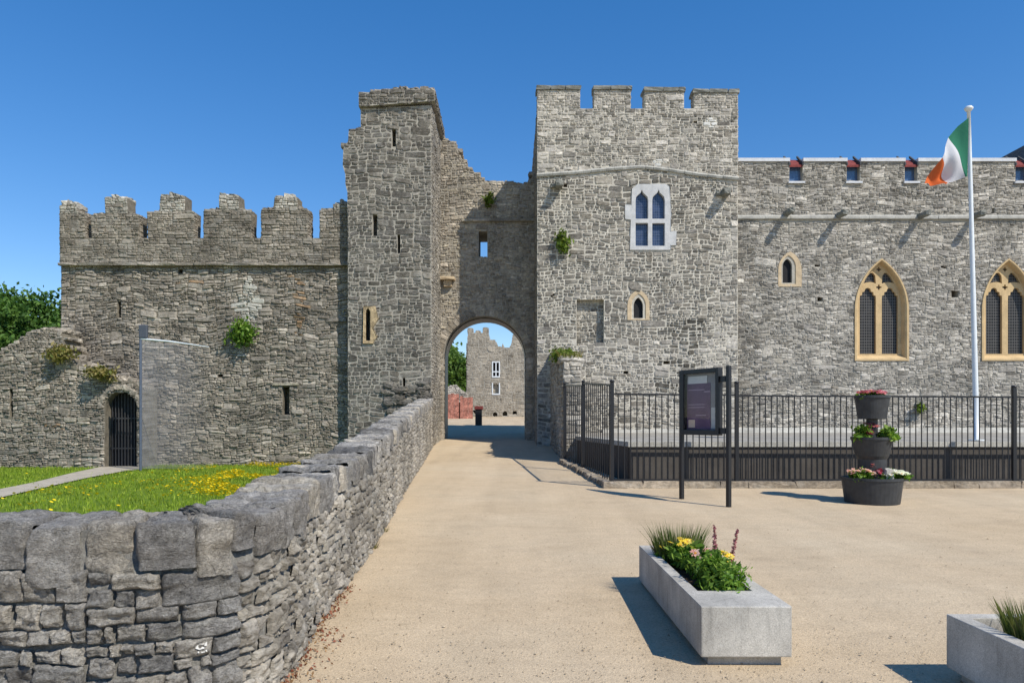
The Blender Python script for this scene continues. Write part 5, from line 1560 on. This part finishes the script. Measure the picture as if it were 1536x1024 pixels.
bush((1.46, 6.35, sz_), (.17, .25, .13), 700, .035, M['leaf_fresh'], 'low yellow daisies with leaves in front of the spiky grass', 'daisy_plant', M['yellow'], 14, None, .042)
bush((1.56, 5.95, sz_), (.13, .16, .12), 420, .035, M['leaf_fresh'], 'salmon pink and yellow daisy plant in the middle of the planter', 'daisy_plant', M['pinkish'], 9, None, .045)
bush((1.53, 5.47, sz_), (.17, .26, .15), 3000, .02, M['leaf_fresh'], 'bushy fine-leaved green plant at the front of the concrete planter', 'green_bush', M['yellow'], 0)
bush((1.64, 5.72, sz_ + .06), (.07, .12, .1), 120, .03, M['leaf_fresh'], 'yellow daisies at the planter rim below the pink spikes', 'daisy_plant', M['yellow'], 10, None, .036)
def spike(c, h, lean, label):
    t = thing('flower_spike', c, label, 'flower', 'pink flower spikes in the concrete planter')
    b = Vector(c); e = b + Vector((lean, 0, h)); mb = MB(); mb.tube([b, e], [.006, .003], 6); mb.build('stem', M['bark'], t)
    n = 260; f_ = NR.uniform(.3, 1, n); ang_ = NR.uniform(0, 2 * PI, n); r_ = .026 * (1.15 - f_) ** .6 * np.sqrt(NR.random(n)) 
    C = np.array(b)[None] + (np.array(e - b))[None] * f_[:, None] + np.stack([np.cos(ang_) * r_, np.sin(ang_) * r_, np.zeros(n)], 1)
    v, f = leaf_quads(C, .013, 1.5); np_mesh('florets', v, f, M['spike'], t)
spike((1.66, 5.98, sz_), .42, -.01, 'upright pink flower spike, nearer the grass clump')
spike((1.68, 5.75, sz_), .42, .09, 'pink flower spike leaning out to the right over the planter edge')
grass_plant((3.02, 4.13, sz_), .19, .27, 900, 'green feathery grass in the right-hand cut-off concrete planter', None, 'ornamental_grass', .5)
bush((3.0, 3.7, sz_), (.17, .3, .13), 900, .03, M['bladegreen'], 'leafy green plant behind the rim of the cut-off planter', 'green_bush')

# ------------------------------------------------------------------ tiered flower pots
tx, ty, tz0 = G(1310, 756); ty += .25; tx = wx(1308, ty); tz0 = prof(ty)
u = ty / F
def tz(py): return wz(py, ty)
tp_ = thing('tiered_planter', (tx, ty, tz0), 'three-tier charcoal flower pots standing in front of the railings', 'planter')
mb = MB(); zt = tz(715); r = 43.5 * u; rb = 38 * u
mb.lathe(tx, ty, [(0, tz0 - .01), (rb, tz0 - .01), (r * .97, zt - .05), (r, zt - .045), (r, zt), (r * .94, zt), (r * .92, zt - .08), (0, zt - .08)], 40); mb.build('bottom_pot', M['pot'], tp_, False)
mb = MB(); zt2, zb2 = tz(655), tz(683); r2 = 30 * u
mb.lathe(tx, ty, [(0, zt - .1), (19 * u, zt - .1), (20 * u, zb2 - .06), (23 * u, zb2), (r2 * .96, zt2 - .05), (r2, zt2 - .045), (r2, zt2), (r2 * .93, zt2), (r2 * .9, zt2 - .06), (0, zt2 - .06)], 36); mb.build('middle_pot', M['pot'], tp_)
mb = MB(); zt3, zb3 = tz(593), tz(626); r3 = 25.5 * u
mb.lathe(tx, ty, [(0, zt2 - .1), (8 * u, zt2 - .1), (8 * u, zb3 - .03), (20 * u, zb3 - .02), (20.5 * u, zb3 + .03), (r3 * .95, zt3 - .05), (r3, zt3 - .045), (r3, zt3), (r3 * .92, zt3), (r3 * .9, zt3 - .06), (0, zt3 - .06)], 36); mb.build('top_pot', M['pot'], tp_)
def P3(px, dy): return (wx(px, ty), ty + dy)
x, y = P3(1308, 0)
bush((x, y, zt3 - .05), (.26, .22, .07), 260, .04, M['leaf_fresh'], 'red flowers trailing over the rim of the top pot', 'bedding_plant', M['red_fl'], 48, None, .05)
x, y = P3(1304, -.05)
bush((x, y, zt2 + .02), (.13, .12, .13), 60, .04, M['red_fl'], 'dark red flowers under the top pot', 'bedding_plant', M['red_fl'], 14, None, .04)
x, y = P3(1288, -.1)
bush((x, y, zt2 - .05), (.17, .2, .13), 420, .045, M['leaf_fresh'], 'green leafy plant on the left of the middle pot', 'bedding_plant')
x, y = P3(1325, -.1)
bush((x, y, zt2 - .05), (.18, .2, .13), 460, .045, M['leaf_fresh'], 'green leafy plant on the right of the middle pot', 'bedding_plant')
x, y = P3(1285, -.15)
bush((x, y, zt - .06), (.22, .22, .11), 480, .045, M['leaf_fresh'], 'pink flowered green plant on the left of the bottom pot', 'bedding_plant', M['pinkish'], 20, None, .05)
x, y = P3(1331, -.15)
bush((x, y, zt - .06), (.26, .22, .1), 260, .045, M['leaf_fresh'], 'mass of white flowers on the right of the bottom pot', 'bedding_plant', M['white_fl'], 110, None, .05)
x, y = P3(1303, -.2)
bush((x, y, zt + .02), (.09, .07, .13), 30, .035, M['red_fl'], 'crimson flower stems leaning between the bottom and middle pots', 'bedding_plant', M['red_fl'], 10, None, .03)
t = thing('stone', (wx(1321, ty), ty - .3, zt), 'pale rounded stone sitting among the bottom pot flowers', 'stone')
mb = MB(); mb.rock((wx(1321, ty), ty - .26, zt + .07), (.15, .15, .2), 0, R, .1, .6); mb.build('body', M['concrete'], t)

# ------------------------------------------------------------------ ground litter
pts = []
while len(pts) < 480:
    y = R.uniform(4.3, 6.9); x = lerp_tab(WALLX, y) + abs(R.gauss(.03, .09)) * (1.2 if y < 5.6 else .6)
    pts.append((x, y, prof(y) + R.uniform(.006, .03)))
v, f = leaf_quads(np.array(pts), .016, 1.7, NR, 0)
tag(np_mesh('fallen_leaves', v, f, leaf_mat('dead_leaf', [(.16, .05, .03, 1), (.25, .09, .05, 1), (.2, .12, .07, 1), (.32, .2, .1, 1)], .1)), 'brown fallen leaves along the low wall foot', 'leaves', kind='stuff')
def weed(px, py, r, h, n, label):
    x, y, z = G(px, py); grass_plant((x, y, z), r, h, n, label, M['leaf_dry'], 'weed', .9)
weed(557, 822, .07, .1, 70, 'dry weed at the wall foot halfway along the yard')
weed(574, 797, .06, .1, 60, 'small weed at the wall foot, the farther one')
# loose pebbles on the gravel near the camera
n = 5200
yy = 4.3 + 7 * NR.random(n) ** 1.7; xx = NR.uniform(-1.3, 1, n) * 0 + NR.uniform(-.34, .72, n) * yy
ok = xx > np.array([lerp_tab(WALLX, q) for q in yy]) + .05
xx, yy = xx[ok], yy[ok]; n = len(xx); zz = np.array([prof(q) for q in yy]); r_ = NR.uniform(.0025, .008, n) * np.where(NR.random(n) < .04, 1.8, 1)
base = np.array([(1, 0, 0), (0, 1, 0), (-1, 0, 0), (0, -1, 0), (0, 0, .8)]) 
v = base[None] * r_[:, None, None] * NR.uniform(.6, 1.3, (n, 5, 1)); a = NR.uniform(0, 6.28, n)
ca, sa = np.cos(a)[:, None], np.sin(a)[:, None]; vx = v[:, :, 0] * ca - v[:, :, 1] * sa; vy = v[:, :, 0] * sa + v[:, :, 1] * ca
v = np.stack([vx + xx[:, None], vy + yy[:, None], v[:, :, 2] + zz[:, None] + .008], 2).reshape(-1, 3)
i = np.arange(n)[:, None] * 5
f = np.concatenate([np.concatenate([i + k, i + (k + 1) % 4, i + 4], 1) for k in range(4)], 0)
tag(np_mesh('loose_gravel', v, f, leaf_mat('pebble', [(.22, .17, .11, 1), (.4, .32, .22, 1), (.5, .42, .3, 1)], 0)), 'loose small pebbles on the sandy yard', 'gravel', kind='stuff')
